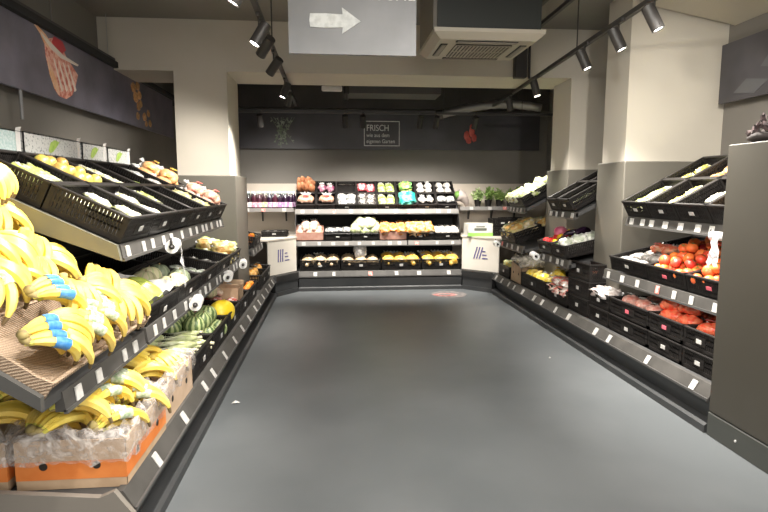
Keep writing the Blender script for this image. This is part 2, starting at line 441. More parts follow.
# left hanging banner
lb = thing('slate_banner', 'long dark slate banner with ham and nuts hanging along the banana wall', 'banner', (-2.4, 4, 2.375))
MB().box((-2.38, -.5, 2.352), (-2.35, 8.6, 2.9)).build('board', slate, lb)
MB().tube([(-2.365, 4.55, 2.36), (-2.365, 4.55, 2.13)], .012, 8).build('hanger_tube', mat('hanger grey', (.2, .2, .2), rough=.4), lb)
for y in (2.2, 5.12, 6.3):
    MB().tube([(-2.365, y, 2.88), (-2.365, y, 3.43)], .004, 6).build('cable', mat('cable steel', (.4, .4, .4), rough=.3, metal=.8), lb)
ham_skin = mat('ham orange rind', (.70, .36, .18), rough=.45, col2=(.75, .5, .34), scale=14)
ham_red = mat('ham red meat', (.55, .14, .10), rough=.4, col2=(.78, .45, .36), scale=26)
ham_fat = mat('ham white fat', (.75, .68, .6), rough=.5)
def yz(poly, mb, t): mb.prism(poly, 0, -2.35, -2.35 + t); return mb
def on_ham(mb, name, m_):
    q = mb.build(name, m_, None); q.parent = ham; q.matrix_basis = T(-Vector(lb.location))
ham = yz([(4.93, 2.82), (4.945, 2.683), (4.993, 2.548), (5.06, 2.44), (5.124, 2.398), (5.25, 2.393), (5.36, 2.44), (5.442, 2.53), (5.51, 2.65), (5.42, 2.70), (5.304, 2.765), (5.20, 2.86), (5.08, 2.87)], MB(), .004).build('ham_picture', ham_red, lb)
on_ham(yz([(4.79, 2.899), (4.84, 2.90), (4.96, 2.865), (5.03, 2.82), (4.98, 2.76), (4.93, 2.79), (4.88, 2.85)], MB(), .006), 'ham_bone', ham_skin)
on_ham(yz([(4.95, 2.68), (5.03, 2.60), (5.12, 2.48), (5.13, 2.40), (5.05, 2.45), (4.99, 2.55)], MB(), .006), 'ham_rind', ham_skin)
for k in range(4):
    y0 = 5.06 + .085*k
    on_ham(yz([(y0, 2.70), (y0 + .018, 2.70), (y0 + .14, 2.46 + .015*k), (y0 + .11, 2.44 + .015*k)], MB(), .006), 'fat_stripe', ham_fat)
on_ham(yz([(5.05, 2.83), (5.10, 2.885), (5.24, 2.88), (5.30, 2.82), (5.22, 2.775), (5.11, 2.785)], MB(), .007), 'sliced_meat', mat('cured meat red', (.45, .04, .05), rough=.4))
on_ham(yz([(4.87, 2.865), (5.06, 2.81), (5.23, 2.765), (5.53, 2.745), (5.51, 2.73), (5.19, 2.73), (5.04, 2.765), (4.92, 2.82)], MB(), .009), 'knife', ham_fat)
nut_m = mat('nut brown', (.45, .22, .08), rough=.5, col2=(.62, .38, .18), scale=30, rnd=.2)
for (y, z, r) in ((6.55, 2.80, .08), (6.70, 2.84, .07), (6.62, 2.70, .09), (6.75, 2.74, .07), (6.70, 2.60, .07), (6.78, 2.64, .06), (6.66, 2.48, .06), (6.90, 2.50, .07), (7.05, 2.56, .06), (7.1, 2.44, .06), (6.95, 2.42, .05)):
    MB().ball((-2.347, y + .42, z), (.008, r, r*.75), 12, 6, jit=.3, seed=y).build('nut_picture', nut_m, lb, True)
# right banner
rb = thing('slate_banner', 'dark slate banner high on the tomato side wall near the soffit', 'banner', (3.57, 4, 2.375))
MB().box((3.575, 1.0, 2.38), (3.605, 4.94, 2.907)).build('board', slate_dark, rb)
a = MB(); a.prism([(4.35, 2.5), (4.6, 2.55), (4.75, 2.45), (4.5, 2.41)], 0, 3.571, 3.575)
a.build('leaf_picture', mat('picture grey', (.09, .09, .095), rough=.6), rb)
a = MB(); a.prism([(4.0, 2.70), (4.3, 2.78), (4.45, 2.62), (4.1, 2.55)], 0, 3.571, 3.575)
a.build('leaf_picture', MATS['picture grey'], rb)
# rear banner
bb = thing('slate_banner', 'dark slate banner with chalk lettering across the rear wall', 'banner', (.5, 9.37, 2.26))
MB().box((-2.4, 9.36, 2.26), (3.55, 9.395, 2.9)).build('board', slate_dark, bb)
fx, fz = .525, 2.315
fr = MB()
for a_, b_ in (((fx, fz), (fx+.60, fz+.012)), ((fx, fz+.40), (fx+.60, fz+.412)), ((fx, fz), (fx+.012, fz+.41)), ((fx+.588, fz), (fx+.60, fz+.41))):
    fr.box((a_[0], 9.352, a_[1]), (b_[0], 9.36, b_[1]))
fr.build('chalk_frame', chalk, bb)
up = R('X', 90)
for s_, sz, dx, dz in (('FRISCH', .145, .04, .25), ('wie aus dem', .09, .04, .15), ('eigenen Garten', .09, .04, .05)):
    o = text(s_, sz, 'lettering', chalk, T(Vector((fx+dx, 9.358, fz+dz)) - Vector(bb.location)) @ up @ S(.82 if sz > .1 else .86, 1, 1), bb)
herb = mat('picture herb green', (.14, .18, .11), rough=.6, col2=(.32, .36, .28), scale=20)
a = MB()
random.seed(3)
for st in range(9):
    x0 = -1.0 + .055*st*rnd(.8, 1.2); x1 = -.75 + rnd(-.22, .22); z1 = 2.27 + rnd(0, .15)
    a.box((0, 9.353, 0), (.006, 9.358, (Vector((x1-x0, 0, z1-2.77)).length)), M=T((x0, 0, 2.77)) @ Matrix.Rotation(math.atan2(x1-x0, z1-2.77), 4, 'Y'))
    for k in range(9):
        t = (k+1)/10; px, pz = x0+(x1-x0)*t, 2.77+(z1-2.77)*t
        ang = rnd(0, 6.28); l = rnd(.03, .06)
        a.add([(px, 9.355, pz), (px+l*.6*math.cos(ang+.4), 9.352, pz+l*.6*math.sin(ang+.4)), (px+l*math.cos(ang), 9.35, pz+l*math.sin(ang)), (px+l*.6*math.cos(ang-.4), 9.352, pz+l*.6*math.sin(ang-.4))], [(0, 1, 2, 3)])
a.build('herb_bunch_foliage', herb, bb)
chili = mat('picture chili red', (.42, .05, .04), rough=.45, col2=(.55, .1, .07), scale=12)
for (x, z, rx_, rz_) in ((2.27, 2.50, .05, .08), (2.36, 2.56, .05, .09), (2.31, 2.42, .05, .06), (2.40, 2.46, .045, .07), (2.35, 2.64, .03, .05)):
    MB().ball((x, 9.357, z), (rx_, .006, rz_), 12, 7, jit=.2, seed=x).build('chili_picture', chili, bb, True)
# hanging direction sign
hs = thing('hanging_sign', 'grey hanging sign with a white arrow below the ceiling', 'sign', (.14, 4.0, 2.535))
MB().box((-.294, 4.0, 2.535), (.596, 4.03, 3.13)).build('board', slate_light, hs)
ar = MB()
zc = 2.757
rough = [(-.165, .062), (-.06, .066), (.06, .06), (.055, .125), (.185, .0), (.055, -.118), (.06, -.06), (-.06, -.066), (-.165, -.06), (-.17, 0)]
ar.prism([(p[0] + .02, zc + p[1]*.72) for p in rough], 1, 3.992, 4.0)
ar.build('arrow', mat('arrow white', (.62, .64, .64), rough=.8, col2=(.5, .52, .52), scale=25), hs)
text('FRISCHE', .16, 'lettering', chalk, T(Vector((.15, 3.998, 2.906)) - Vector(hs.location)) @ up @ S(.74, 1, 1), hs)
for x in (-.25, .52): MB().tube([(x, 4.015, 3.13), (x, 4.015, 3.43)], .004, 6).build('cable', MATS['cable steel'], hs)

# ------------------------------------------------------------------ air conditioner
ac = thing('air_conditioner', 'cream ceiling cassette air conditioner with slatted grille under a dark box', 'air conditioner', (1.25, 4.85, 2.85))
acm = mat('cassette cream', (.36, .33, .27), rough=.45)
b_ = MB(); b_.add([(.80, 4.38, 2.90), (1.72, 4.38, 2.90), (1.72, 5.30, 2.90), (.80, 5.30, 2.90), (.86, 4.44, 2.85), (1.66, 4.44, 2.85), (1.66, 5.24, 2.85), (.86, 5.24, 2.85), (.80, 4.38, 2.93), (1.72, 4.38, 2.93), (1.72, 5.30, 2.93), (.80, 5.30, 2.93)],
   [(4,7,6,5)[::-1][::-1], (0,1,5,4), (1,2,6,5), (2,3,7,6), (3,0,4,7), (8,9,1,0), (9,10,2,1), (10,11,3,2), (11,8,0,3), (8,11,10,9)])
b_.build('fascia', acm, ac)
gr = MB(); gr.box((1.02, 4.60, 2.842), (1.50, 5.08, 2.85))
gro = gr.build('grille_backing', mat('grille brown', (.02, .017, .014), rough=.7), ac)
gr = MB()
for i in range(16): gr.box((1.02 + i*.031, 4.60, 2.834), (1.033 + i*.031, 5.085, 2.842))
for y in (4.60, 4.84, 5.077): gr.box((1.02, y, 2.836), (1.50, y + .008, 2.842))
gr.build('grille', acm, ac)
for (x0, y0, x1, y1) in ((1.0, 4.47, 1.52, 4.53), (1.0, 5.15, 1.52, 5.21), (.89, 4.6, .95, 5.08), (1.57, 4.6, 1.63, 5.08)):
    MB().rbox((x0, y0, 2.846), (x1, y1, 2.852), .002).build('outlet_slot', black_void, ac)
    cx, cy = (x0+x1)/2, (y0+y1)/2
    hx, hy = max((x1-x0)/2-.01, .012), max((y1-y0)/2-.01, .012)
    MB().rbox((cx-hx, cy-hy, 2.838), (cx+hx, cy+hy, 2.845), .002).build('louver', mat('louver grey', (.2, .18, .15), rough=.5), ac)
MB().box((.83, 4.42, 2.93), (1.69, 5.27, 3.41)).build('casing', mat('casing dark green black', (.011, .014, .012), rough=.6), ac)
MB().box((.80, 4.44, 2.935), (.83, 5.25, 3.41)).build('casing_side_board', taupe, ac)
ac.location += Vector((.02, .07, -.045)); ac.scale = (1, .85, 1)

# ------------------------------------------------------------------ near right cabinet
nc = thing('end_cabinet', 'tall plain grey end cabinet closing the tomato shelves', 'cabinet', (2.8, 2.4, 0))
MB().rbox((2.43, .9, .16), (3.55, 3.24, 1.87), .006).build('body', mat('cabinet olive grey', (.038, .034, .026), rough=.55, col2=(.043, .039, .031), scale=1.5), nc)
MB().rbox((2.425, .9, 0), (3.5, 3.24, .155), .004).build('base_plinth', mat('cabinet plinth', (.045, .047, .042), rough=.45), nc)
MB().tube([(2.424, 2.98, .075), (2.42, 2.98, .075)], .008, 10).build('screw_cap', tag_white, nc)
pl = thing('dried_plant', 'dark dried leafy clump lying on top of the grey end cabinet', 'plant', (2.55, 3.10, 1.87))
a = MB(); random.seed(5)
for k in range(90):
    th = rnd(0, 6.28); ph = rnd(.05, 1.5); r = rnd(.06, .15)
    p = Vector((2.55 + r*math.cos(th)*math.cos(ph)*.7, 3.10 + r*math.sin(th)*math.cos(ph)*.8, 1.885 + r*math.sin(ph)*.9))
    M = T(p) @ Euler((rnd(0, 6), rnd(0, 6), rnd(0, 6))).to_matrix().to_4x4()
    a.add([(0, 0, 0), (.02, .016, .004), (.05, 0, .01), (.02, -.016, .004)], [(0, 1, 2, 3)], 0, M)
a.build('foliage', mat('dried dark leaves', (.028, .02, .02), rough=.7, col2=(.09, .06, .06), scale=30), pl)
MB().ball((2.55, 3.10, 1.905), (.09, .09, .036), 14, 8, jit=.3).build('root_mass', mat('dark twigs', (.02, .015, .014), rough=.8), pl, True)

# ------------------------------------------------------------------ shelf units
def ex(mb, side, poly, u0, u1):
    """extrude a (v,z) section along the run; side L/R: v is x and the run is y, side B: v is y and the run is x"""
    mb.prism(poly, 1 if side in 'LR' else 0, u0, u1); return mb
def ub(mb, side, u0, u1, v0, v1, z0, z1):
    if side in 'LR': mb.box((v0, u0, z0), (v1, u1, z1))
    else: mb.box((u0, v0, z0), (u1, v1, z1))
    return mb
def rail(root, side, name, u0, u1, v, z0, z1, lean, tags, sgn, ntag, reds=.1, m=None):
    """price rail: lower front edge at (v,z0), upper edge leaning back by lean; with paper price tags"""
    s = sgn
    body = ex(MB(), side, [(v, z0), (v + s*lean, z1), (v + s*(lean+.03), z1), (v + s*(lean+.03), z0)], u0, u1); body = body.build(name, m or rail_grey, root)
    ex(MB(), side, [(v - s*.006, z0 - .008), (v - s*.006, z0 + .008), (v + s*.01, z0 + .008), (v + s*.01, z0 - .008)], u0, u1).build(name + '_lip', mat('rail lip dark', (.07, .068, .065), rough=.4), root)
    k = (z1 - z0)
    for i in range(ntag):
        u = u0 + (u1-u0)*(i + rnd(.25, .75))/ntag; wd = rnd(.045, .065)
        if u - wd/2 < u0 or u + wd/2 > u1: continue
        q0, q1 = .14, .84
        va, vb = v + s*lean*q0, v + s*lean*q1
        t = MB(); ex(t, side, [(va - s*.008, z0+k*q0), (vb - s*.008, z0+k*q1), (vb - s*.003, z0+k*q1), (va - s*.003, z0+k*q0)], u-wd/2, u+wd/2)
        t.build('price_tag', tag_red if random.random() < reds else tag_white, body)

random.seed(11)
LX = {'bottom': (-.852, .20, .325), 'mid': (-1.035, .745, .83), 'up': (-1.10, 1.235, 1.315)}
def base(root, side, u0, u1, v, back, s, z=.30, ntag=6, tall=False):
    ex(MB(), side, [(v, 0), (v, .05), (v + s*.02, .065), (v + s*.12, .065), (v + s*.12, 0)], u0, u1).build('kerb', kick_grey, root)
    ex(MB(), side, [(v + s*(.03 if tall else .09), .065), (v + s*(.01 if tall else .06), .20), (v + s*.2, .20), (v + s*.2, .065)], u0, u1).build('kick_panel', kick_grey, root)
    ex(MB(), side, [(v + s*.07, .205), (v + s*.07, z), (back, z), (back, .205)], u0, u1).build('bottom_deck', deck_grey, root)
    rail(root, side, 'bottom_rail', u0, u1, v + s*.012, .225, .310, .05, None, s, max(1, ntag*2//3), .03)

# --- banana stand (left, nearest)
bs = thing('banana_stand', 'sloping charcoal banana stand nearest the viewer with woven trays', 'display stand', (-1.5, 2.2, 0))
base(bs, 'L', 2.32, 3.08, -.852, -2.1, -1, ntag=1)
MB().prism([(-2.2, .20), (-2.2, .42), (-1.35, .335), (-1.0, .30), (-.94, .325), (-.86, .21)], 1, 2.29, 2.32).build('end_board', mat('end board greige', (.20, .18, .155), rough=.55), bs)
TB = math.radians(35)
t0 = Vector((-1.05, 0, .838)); tdir = Vector((-math.cos(TB), 0, math.sin(TB)))
e1 = t0 + tdir*1.08
MB().prism([(-1.05, .838), (-1.05, .80), (e1.x, e1.z - .05), (e1.x, e1.z)], 1, 2.0, 2.90).build('sloping_shelf', deck_grey, bs)
MB().prism([(-1.04, .815), (-1.04, .865), (e1.x, e1.z + .04), (e1.x, e1.z - .08)], 1, 1.975, 2.0).build('side_plate', mat('stand side plate', (.07, .068, .064), rough=.5), bs)
rail(bs, 'L', 'front_rail', 2.14, 3.06, -1.035, .745, .825, .01, None, -1, 4, 0)
MB().box((-2.05, 1.98, .3), (-2.0, 2.98, 1.4)).build('back_panel', black_void, bs)
for y in (2.05, 2.9): MB().box((-1.9, y-.02, .3), (-1.86, y+.02, 1.30)).build('upright', deck_grey, bs)

# --- left main unit
lm = thing('produce_shelf', 'long black three-tier produce shelf between the bananas and the column', 'shelf', (-1.5, 4.5, 0))
base(lm, 'L', 3.08, 6.27, -.852, -1.9, -1, ntag=13)
MB().prism([(-1.05, .80), (-1.05, .76), (-1.75, .90), (-1.75, .94)], 1, 3.08, 6.27).build('mid_shelf', deck_grey, lm)
rail(lm, 'L', 'mid_rail', 3.08, 6.27, -1.03, .75, .835, .01, None, -1, 15, 0)
TU = math.radians(25.6)
MB().prism([(-1.10, 1.305), (-1.10, 1.25), (-1.90, 1.635), (-1.90, 1.69)], 1, 2.94, 5.58).build('upper_shelf', deck_grey, lm)
MB().prism([(-1.085, 1.235), (-1.10, 1.315), (-2.05, 1.775), (-2.05, 1.60)], 1, 2.90, 2.925).build('side_panel', olive, lm)
rail(lm, 'L', 'upper_rail', 2.94, 5.58, -1.085, 1.235, 1.315, .012, None, -1, 13, 0)
MB().box((-2.0, 2.95, .3), (-1.96, 6.27, 1.62)).build('back_panel', black_void, lm)
MB().box((-2.49, 2.9, 1.66), (-1.90, 6.29, 1.69)).build('top_ledge', deck_grey, lm)
MB().box((-2.49, 2.9, 1.58), (-2.0, 2.93, 1.66)).build('ledge_bracket', deck_grey, lm)
# --- left rear unit (behind the column)
lr = thing('produce_shelf', 'short produce shelf behind the column on the banana side', 'shelf', (-1.4, 7.5, 0))
base(lr, 'L', 6.27, 8.18, -.852, -1.9, -1, ntag=8)
MB().prism([(-1.05, .80), (-1.05, .76), (-1.75, .90), (-1.75, .94)], 1, 7.12, 8.1).build('mid_shelf', deck_grey, lr)
rail(lr, 'L', 'mid_rail', 7.12, 8.1, -1.03, .75, .835, .01, None, -1, 4, .3)
MB().box((-1.95, 7.12, .3), (-1.91, 8.3, .95)).build('back_panel', black_void, lr)

# --- rear unit
ru = thing('produce_shelf', 'wide black three-tier produce shelf against the rear wall', 'shelf', (.73, 8.9, 0))
base(ru, 'B', -.55, 2.05, 8.60, 9.35, 1, ntag=9, tall=True)
MB().prism([(8.78, .735), (8.78, .69), (9.3, .83), (9.3, .875)], 0, -.61, 2.07).build('mid_shelf', deck_grey, ru)
rail(ru, 'B', 'mid_rail', -.61, 1.18, 8.75, .70, .775, .01, None, 1, 8, .35, mat('rail light grey', (.20, .19, .18), rough=.4))
rail(ru, 'B', 'mid_rail', 1.20, 2.07, 8.75, .70, .775, .01, None, 1, 3, .1, MATS['rail light grey'])
MB().prism([(8.93, 1.26), (8.93, 1.21), (9.34, 1.58), (9.34, 1.63)], 0, -.60, 2.04).build('upper_shelf', deck_grey, ru)
rail(ru, 'B', 'upper_rail', -.61, 2.05, 8.90, 1.20, 1.28, .01, None, 1, 11, .25, MATS['rail light grey'])
MB().box((-.60, 9.345, .3), (2.05, 9.40, 1.62)).build('back_panel', black_void, ru)
for x in (-.605, 2.045): MB().prism([(8.80, .9), (9.34, .9), (9.34, 1.62), (8.93, 1.25)], 0, x, x+.012).build('side_panel', black_plastic, ru)

# --- right units
def right_unit(label, y0, y1, um, vm, uu, vu, ntag, side_at=None, yb=None):
    r = thing('produce_shelf', label, 'shelf', (2.9, (y0+y1)/2, 0))
    base(r, 'R', y0, y1, 2.42, 3.3, 1, ntag=ntag)
    MB().prism([(vm+.02, .80), (vm+.02, .76), (vm+.75, .92), (vm+.75, .96)], 1, um[0], um[1]).build('mid_shelf', deck_grey, r)
    rail(r, 'R', 'mid_rail', um[0], um[1], vm, .765, .85, .012, None, 1, int((um[1]-um[0])*4)+1, .05)
    MB().prism([(vu+.02, 1.345), (vu+.02, 1.30), (vu+.83, 1.71), (vu+.83, 1.755)], 1, uu[0], uu[1]).build('upper_shelf', deck_grey, r)
    rail(r, 'R', 'upper_rail', uu[0], uu[1], vu, 1.285, 1.36, .012, None, 1, int((uu[1]-uu[0])*5)+1, .0)
    MB().box((3.42, um[0], .3), (3.45, um[1], 1.7)).build('back_panel', black_void, r)
    return r
ra = right_unit('black three-tier tomato shelf beside the grey end cabinet', 3.26, 5.22, (3.26, 4.96), 2.55, (3.26, 4.66), 2.58, 7)
rbu = right_unit('black three-tier pepper shelf between the two columns', 5.22, 6.70, (5.56, 6.32), 2.46, (5.56, 6.26), 2.51, 7)
rc = right_unit('black three-tier lettuce shelf behind the farther column', 6.70, 8.20, (6.98, 7.95), 2.46, (6.98, 7.6), 2.47, 8)
MB().prism([(2.48, .775), (2.48, .80), (2.76, .80), (2.76, .775)], 1, 6.32, 6.5).build('shelf_extension', deck_grey, rbu)

# --- corner cabinets with the emblem
panel_white = mat('panel off white', (.66, .62, .55), rough=.45, col2=(.7, .66, .59), scale=2)
logo_blue = mat('emblem blue', (.10, .09, .24), rough=.5)
def corner(label, p0, p1, back, flip):
    """p0,p1: plan ends of the diagonal front; back: the wall corner points"""
    cx = (p0[0]+p1[0])/2; cy = (p0[1]+p1[1])/2
    r = thing('corner_cabinet', label, 'cabinet', (cx, cy, 0))
    poly = [p0, p1] + back
    MB().prism(poly, 2, .205, .30).build('bottom_deck', deck_grey, r)
    dv = (Vector(p1) - Vector(p0)); n = Vector((dv.y, -dv.x)).normalized()
    def sl(o, z0, z1, t, ins=0, name='', m=None):
        a = Vector(p0) + dv*ins + n*o; b = Vector(p1) - dv*ins + n*o
        q = [tuple(a), tuple(b), tuple(b - n*t), tuple(a - n*t)]
        return MB().prism(q, 2, z0, z1).build(name, m, r)
    sl(.0, 0, .065, .1, 0, 'kerb', kick_grey); sl(-.02, .065, .205, .1, 0, 'kick_panel', kick_grey)
    sl(.0, .205, .315, .04, 0, 'bottom_rail', rail_grey)
    fp = sl(-.09, .315, .83, .02, -.12, 'front_panel', panel_white)
    ins = [tuple(Vector(p0) - n*.08 - dv*.12), tuple(Vector(p1) - n*.08 + dv*.12)] + back
    MB().prism(ins, 2, .83, .85).build('top_ledge', mat('ledge beige', (.52, .48, .42), rough=.5), r)
    # emblem: three slanted bars and three short dashes
    org = Vector(p0) + dv*.5 - n*.089
    ux = dv.normalized()
    def pt(a, z): return Vector((org.x + ux.x*a + n.x*.004, org.y + ux.y*a + n.y*.004, z))
    def bar(mb, a0, a1, z0, z1, w_, sh=0):
        q = [pt(a0, z0), pt(a0 + w_, z0), pt(a1 + w_, z1), pt(a1, z1)]
        nn = Vector((n.x, n.y, 0))*.004
        mb.add(q + [p - nn for p in q], [(0,1,2,3),(7,6,5,4),(0,4,5,1),(1,5,6,2),(2,6,7,3),(3,7,4,0)])
    for k in range(3):
        bm_ = MB(); bar(bm_, -.12 + .05*k, -.06 + .05*k if not flip else -.11 + .05*k, .50, .69, .022); bm_.build('emblem_bar', logo_blue, fp)
    for k in range(3):
        bm_ = MB(); bar(bm_, .045, .045, .505 + .055*k, .522 + .055*k, .10 - .022*k); bm_.build('emblem_dash', logo_blue, fp)
    return r
cl = corner('off-white corner cabinet with blue bar emblem below the juice bottles', (-.852, 8.18), (-.55, 8.60), [(-.55, 9.35), (-1.9, 9.35), (-1.9, 8.18)], True)
cr = corner('off-white corner cabinet with blue bar emblem below the herb pots', (2.05, 8.60), (2.42, 8.20), [(3.3, 8.20), (3.3, 9.35), (2.05, 9.35)], False)

# --- wall shelves left and right of the rear unit
def wall_shelf(label, x0, x1, z):
    r = thing('wall_shelf', label, 'shelf', ((x0+x1)/2, 9.25, z))
    MB().box((x0, 8.98, z-.03), (x1, 9.41, z)).build('board', mat('ledge beige', ()) if 'ledge beige' not in MATS else MATS['ledge beige'], r)
    MB().box((x0, 8.965, z-.05), (x1, 8.98, z+.012)).build('front_rail', MATS['rail light grey'], r)
    n = 3
    for i in range(n):
        x = x0 + (x1-x0)*(i+.6)/n
        b = MB(); b.box((x-.012, 9.02, z-.05), (x+.012, 9.40, z-.03)); b.prism([(9.40, z-.22), (9.37, z-.22), (9.30, z-.05), (9.40, z-.05)], 0, x-.012, x+.012)
        b.build('bracket', metal_dark, r)
    for i in range(4):
        x = x0 + (x1-x0)*(i+rnd(.3, .7))/4
        MB().box((x-.03, 8.960, z-.045), (x+.03, 8.965, z+.008)).build('price_tag', tag_red if i == 2 else tag_white, r)
    return r
wl = wall_shelf('pale wall shelf carrying the juice bottles', -1.80, -.63, 1.285)
wr = wall_shelf('pale wall shelf carrying the potted herbs', 2.09, 3.3, 1.30)

# ================================================================== kinds of goods
def frame(side, u, v, z, tilt=0):
    """local x runs along the shelf, local y goes into the shelf, z up"""
    if side == 'L': m = T((v, u, z)) @ R('Z', 90)
    elif side == 'R': m = T((v, u, z)) @ R('Z', -90)
    else: m = T((u, v, z))
    return m @ R('X', tilt)

CR = {}
def crate_kind(w, d, h, card=True, colr=None, red=False):
    key = (w, d, h, card, red)
    if key in CR: return CR[key]
    k = Kind('produce_crate', 'crate')
    b = MB(); t = .012
    b.box((-w/2, 0, 0), (w/2, d, .01))
    b.box((-w/2, 0, .0), (w/2, t, h*.2)); b.box((-w/2, d-t, 0), (w/2, d, h*.2))
    b.box((-w/2, 0, 0), (-w/2+t, d, h*.2)); b.box((w/2-t, 0, 0), (w/2, d, h*.2))
    for x in (-w/2, w/2-.025):
        for y in (0, d-.025): b.box((x, y, 0), (x+.025, y+.025, h))
    for zm in (h*.42, h*.66):
        for y in (0, d-t): b.box((-w/2, y+.002, zm), (w/2, y+t-.002, zm+.010))
        for x in (-w/2, w/2-t): b.box((x+.002, 0, zm), (x+t-.002, d, zm+.010))
    for y in (0, d-t):
        n = max(8, int(w/.019))
        for i in range(n):
            x = -w/2 + w*(i+.5)/n; b.box((x-.0072, y+.002, 0), (x+.0072, y+t-.002, h-.005))
    for x in (-w/2, w/2-t):
        n = max(8, int(d/.019))
        for i in range(n):
            y = d*(i+.5)/n; b.box((x+.002, y-.0072, 0), (x+t-.002, y+.0072, h-.005))
    b.box((-w*.16, 0, h*.3), (w*.16, .006, h*.72))
    k.part('basket_body', b, black_plastic, False)
    r = MB(); q = .018
    r.rbox((-w/2-.004, -.006, h-.016), (w/2+.004, q-.004, h), .004); r.rbox((-w/2-.004, d-q, h-.016), (w/2+.004, d+.004, h), .004)
    r.rbox((-w/2-.004, -.006, h-.016), (-w/2+q-.004, d+.004, h), .004); r.rbox((w/2-q+.004, -.006, h-.016), (w/2+.004, d+.004, h), .004)
    k.part('rim', r, mat('crate rim', (.016, .014, .013), rough=.45, spec=.3), False)
    if card:
        k.part('label_card', MB().rbox((-.028, -.010, h*.40), (.028, -.007, h*.60), .001), mat('card pink', (.65, .12, .16), rough=.5) if red else tag_white, False)
    CR[key] = k
    return k

def banana_kind(n, band, seed, small=1.0):
    random.seed(seed)
    k = Kind('banana_bunch', 'bananas')
    yel = mat('banana skin', (.82, .58, .08), rough=.42, col2=(.86, .68, .17), scale=9, rnd=.08, hue=.008)
    tip = mat('banana tip', (.13, .09, .04), rough=.7)
    grn = mat('banana neck', (.62, .56, .10), rough=.5, col2=(.50, .52, .08), scale=14)
    shafts = []
    def finger(xb, xm, xt, r, zc, a0, a1, rad):
        pts = []; rr = []
        m = 11
        prof = [.42, .50, .72, .92, 1, 1.02, 1, .93, .78, .46, .30]
        for i in range(m):
            t = i/(m-1); a = math.radians(a0 + (a1-a0)*t)
            x = xb*(1-t)**2 + 2*xm*t*(1-t) + xt*t*t
            pts.append((x, -.02 + r*math.cos(a), zc + r*math.sin(a))); rr.append(rad*prof[i])
        if r > .095*small: shafts.append((pts, rr))
        b = MB(); b.tube(pts, rr, 6)
        nf = len(b.f)
        for i in range(6): b.m[i] = 2
        for i in range(6*(m-2), nf): b.m[i] = 1
        return b
    for i in range(n):
        c = i - (n-1)/2
        b = finger(.013*c, .046*c, .042*c + rnd(-.006, .006), .116*small + rnd(-.006, .006), .012, 46 + rnd(-4, 4), 172 + rnd(-10, 6), .0178)
        k.part('banana', b, [yel, tip, grn], 'auto')
    for i in range(max(2, n-3)):
        c = i - (max(2, n-3)-1)/2
        b = finger(.013*c, .05*c, .042*c, .088*small, .004, 54, 170, .0172)
        k.part('banana', b, [yel, tip, grn], 'auto')
    cr = MB(); cr.ball((0, .052, .098), (.012*n/2+.008, .022, .016), 10, 6, jit=.2); cr.tube([(0, .05, .10), (0, .075, .118)], [.014, .017], 8)
    k.part('crown', cr, mat('banana crown', (.34, .27, .10), rough=.7, col2=(.2, .15, .07), scale=40))
    if band:
        bd = MB()
        for pts_, rr_ in shafts:
            sel = range(3, 6)
            bd.tube([pts_[q] for q in sel], [rr_[q]*1.07 + .0012 for q in sel], 8, caps=False)
        k.part('band', bd, {'blue': mat('band blue', (.04, .19, .46), rough=.35, col2=(.10, .28, .55), scale=60),
                            'green': mat('band green clear', (.26, .34, .20), rough=.3, col2=(.55, .56, .46), scale=70)}[band], True, label=band + ' paper band' if band == 'blue' else 'clear green band')
    return k
BAN = {('plain', i): banana_kind(4 + i, None, 20+i) for i in range(3)}
BAN[('blue', 0)] = banana_kind(4, 'blue', 31); BAN[('green', 0)] = banana_kind(5, 'green', 32); BAN[('green', 1)] = banana_kind(4, 'green', 33)

def round_kind(name, cat, r, m, squash=.9, lob=0, wob=0, stem=None, n=16, stem_name='stem', jit=0, seed=0, leafy=0):
    k = Kind(name, cat)
    b = MB()
    prof = []
    for i in range(13):
        t = -PI/2 + PI*i/12; q = r*math.cos(t); z = r*squash*math.sin(t)
        z -= (.12*r*math.exp(-(q/(.28*r))**2)) * (1 if t > 0 else -.5)
        prof.append((max(q, .0006), z + r*squash))
    b.lathe(prof, n, wob=wob, lob=lob, caps=False)
    if jit: b.v = [p*(1+jit*noise.noise(p*14+Vector((seed, 0, 0)))) for p in b.v]
    k.part('flesh', b, m)
    if stem:
        s_ = MB(); zt = 2*r*squash - .12*r
        s_.tube([(0, 0, zt - .004), (.002, 0, zt + .18*r)], [.06*r, .045*r], 6)
        if leafy:
            for i in range(5):
                a = 2*PI*i/5
                ca, sa = math.cos(a), math.sin(a)
                s_.add([(0, 0, zt+.003), (.22*r*ca - .08*r*sa, .22*r*sa + .08*r*ca, zt + .09*r), (.52*r*ca, .52*r*sa, zt + .03*r), (.22*r*ca + .08*r*sa, .22*r*sa - .08*r*ca, zt + .09*r)], [(0, 1, 2, 3)])
        k.part(stem_name, s_, stem)
    return k
stem_g = mat('stem green', (.10, .20, .04), rough=.6)
stem_b = mat('stem brown', (.22, .16, .08), rough=.8)
tomato_m = mat('tomato red', (.76, .10, .035), rough=.22, col2=(.80, .20, .06), scale=5, rnd=.18, hue=.018, coat=.3)
TOM = round_kind('tomato', 'tomato', .040, tomato_m, .84, stem=stem_g, stem_name='calyx', leafy=1)
ORG = round_kind('orange', 'orange', .038, mat('orange peel', (.82, .26, .02), rough=.45, col2=(.75, .32, .04), scale=20, bump=.15, bscale=300, rnd=.1, hue=.02), .95, stem=stem_g)
MEL = round_kind('melon', 'melon', .082, mat('melon netted', (.60, .55, .36), rough=.6, col2=(.42, .48, .24), stripe=10, pos=(.75, .98), bump=.25, bscale=90, rnd=.08), .95, stem=stem_b)
GAL = round_kind('melon', 'melon', .078, mat('melon dark green', (.16, .19, .12), rough=.55, col2=(.26, .30, .2), stripe=8, pos=(.5, .95), rnd=.1), 1.0, stem=stem_b)
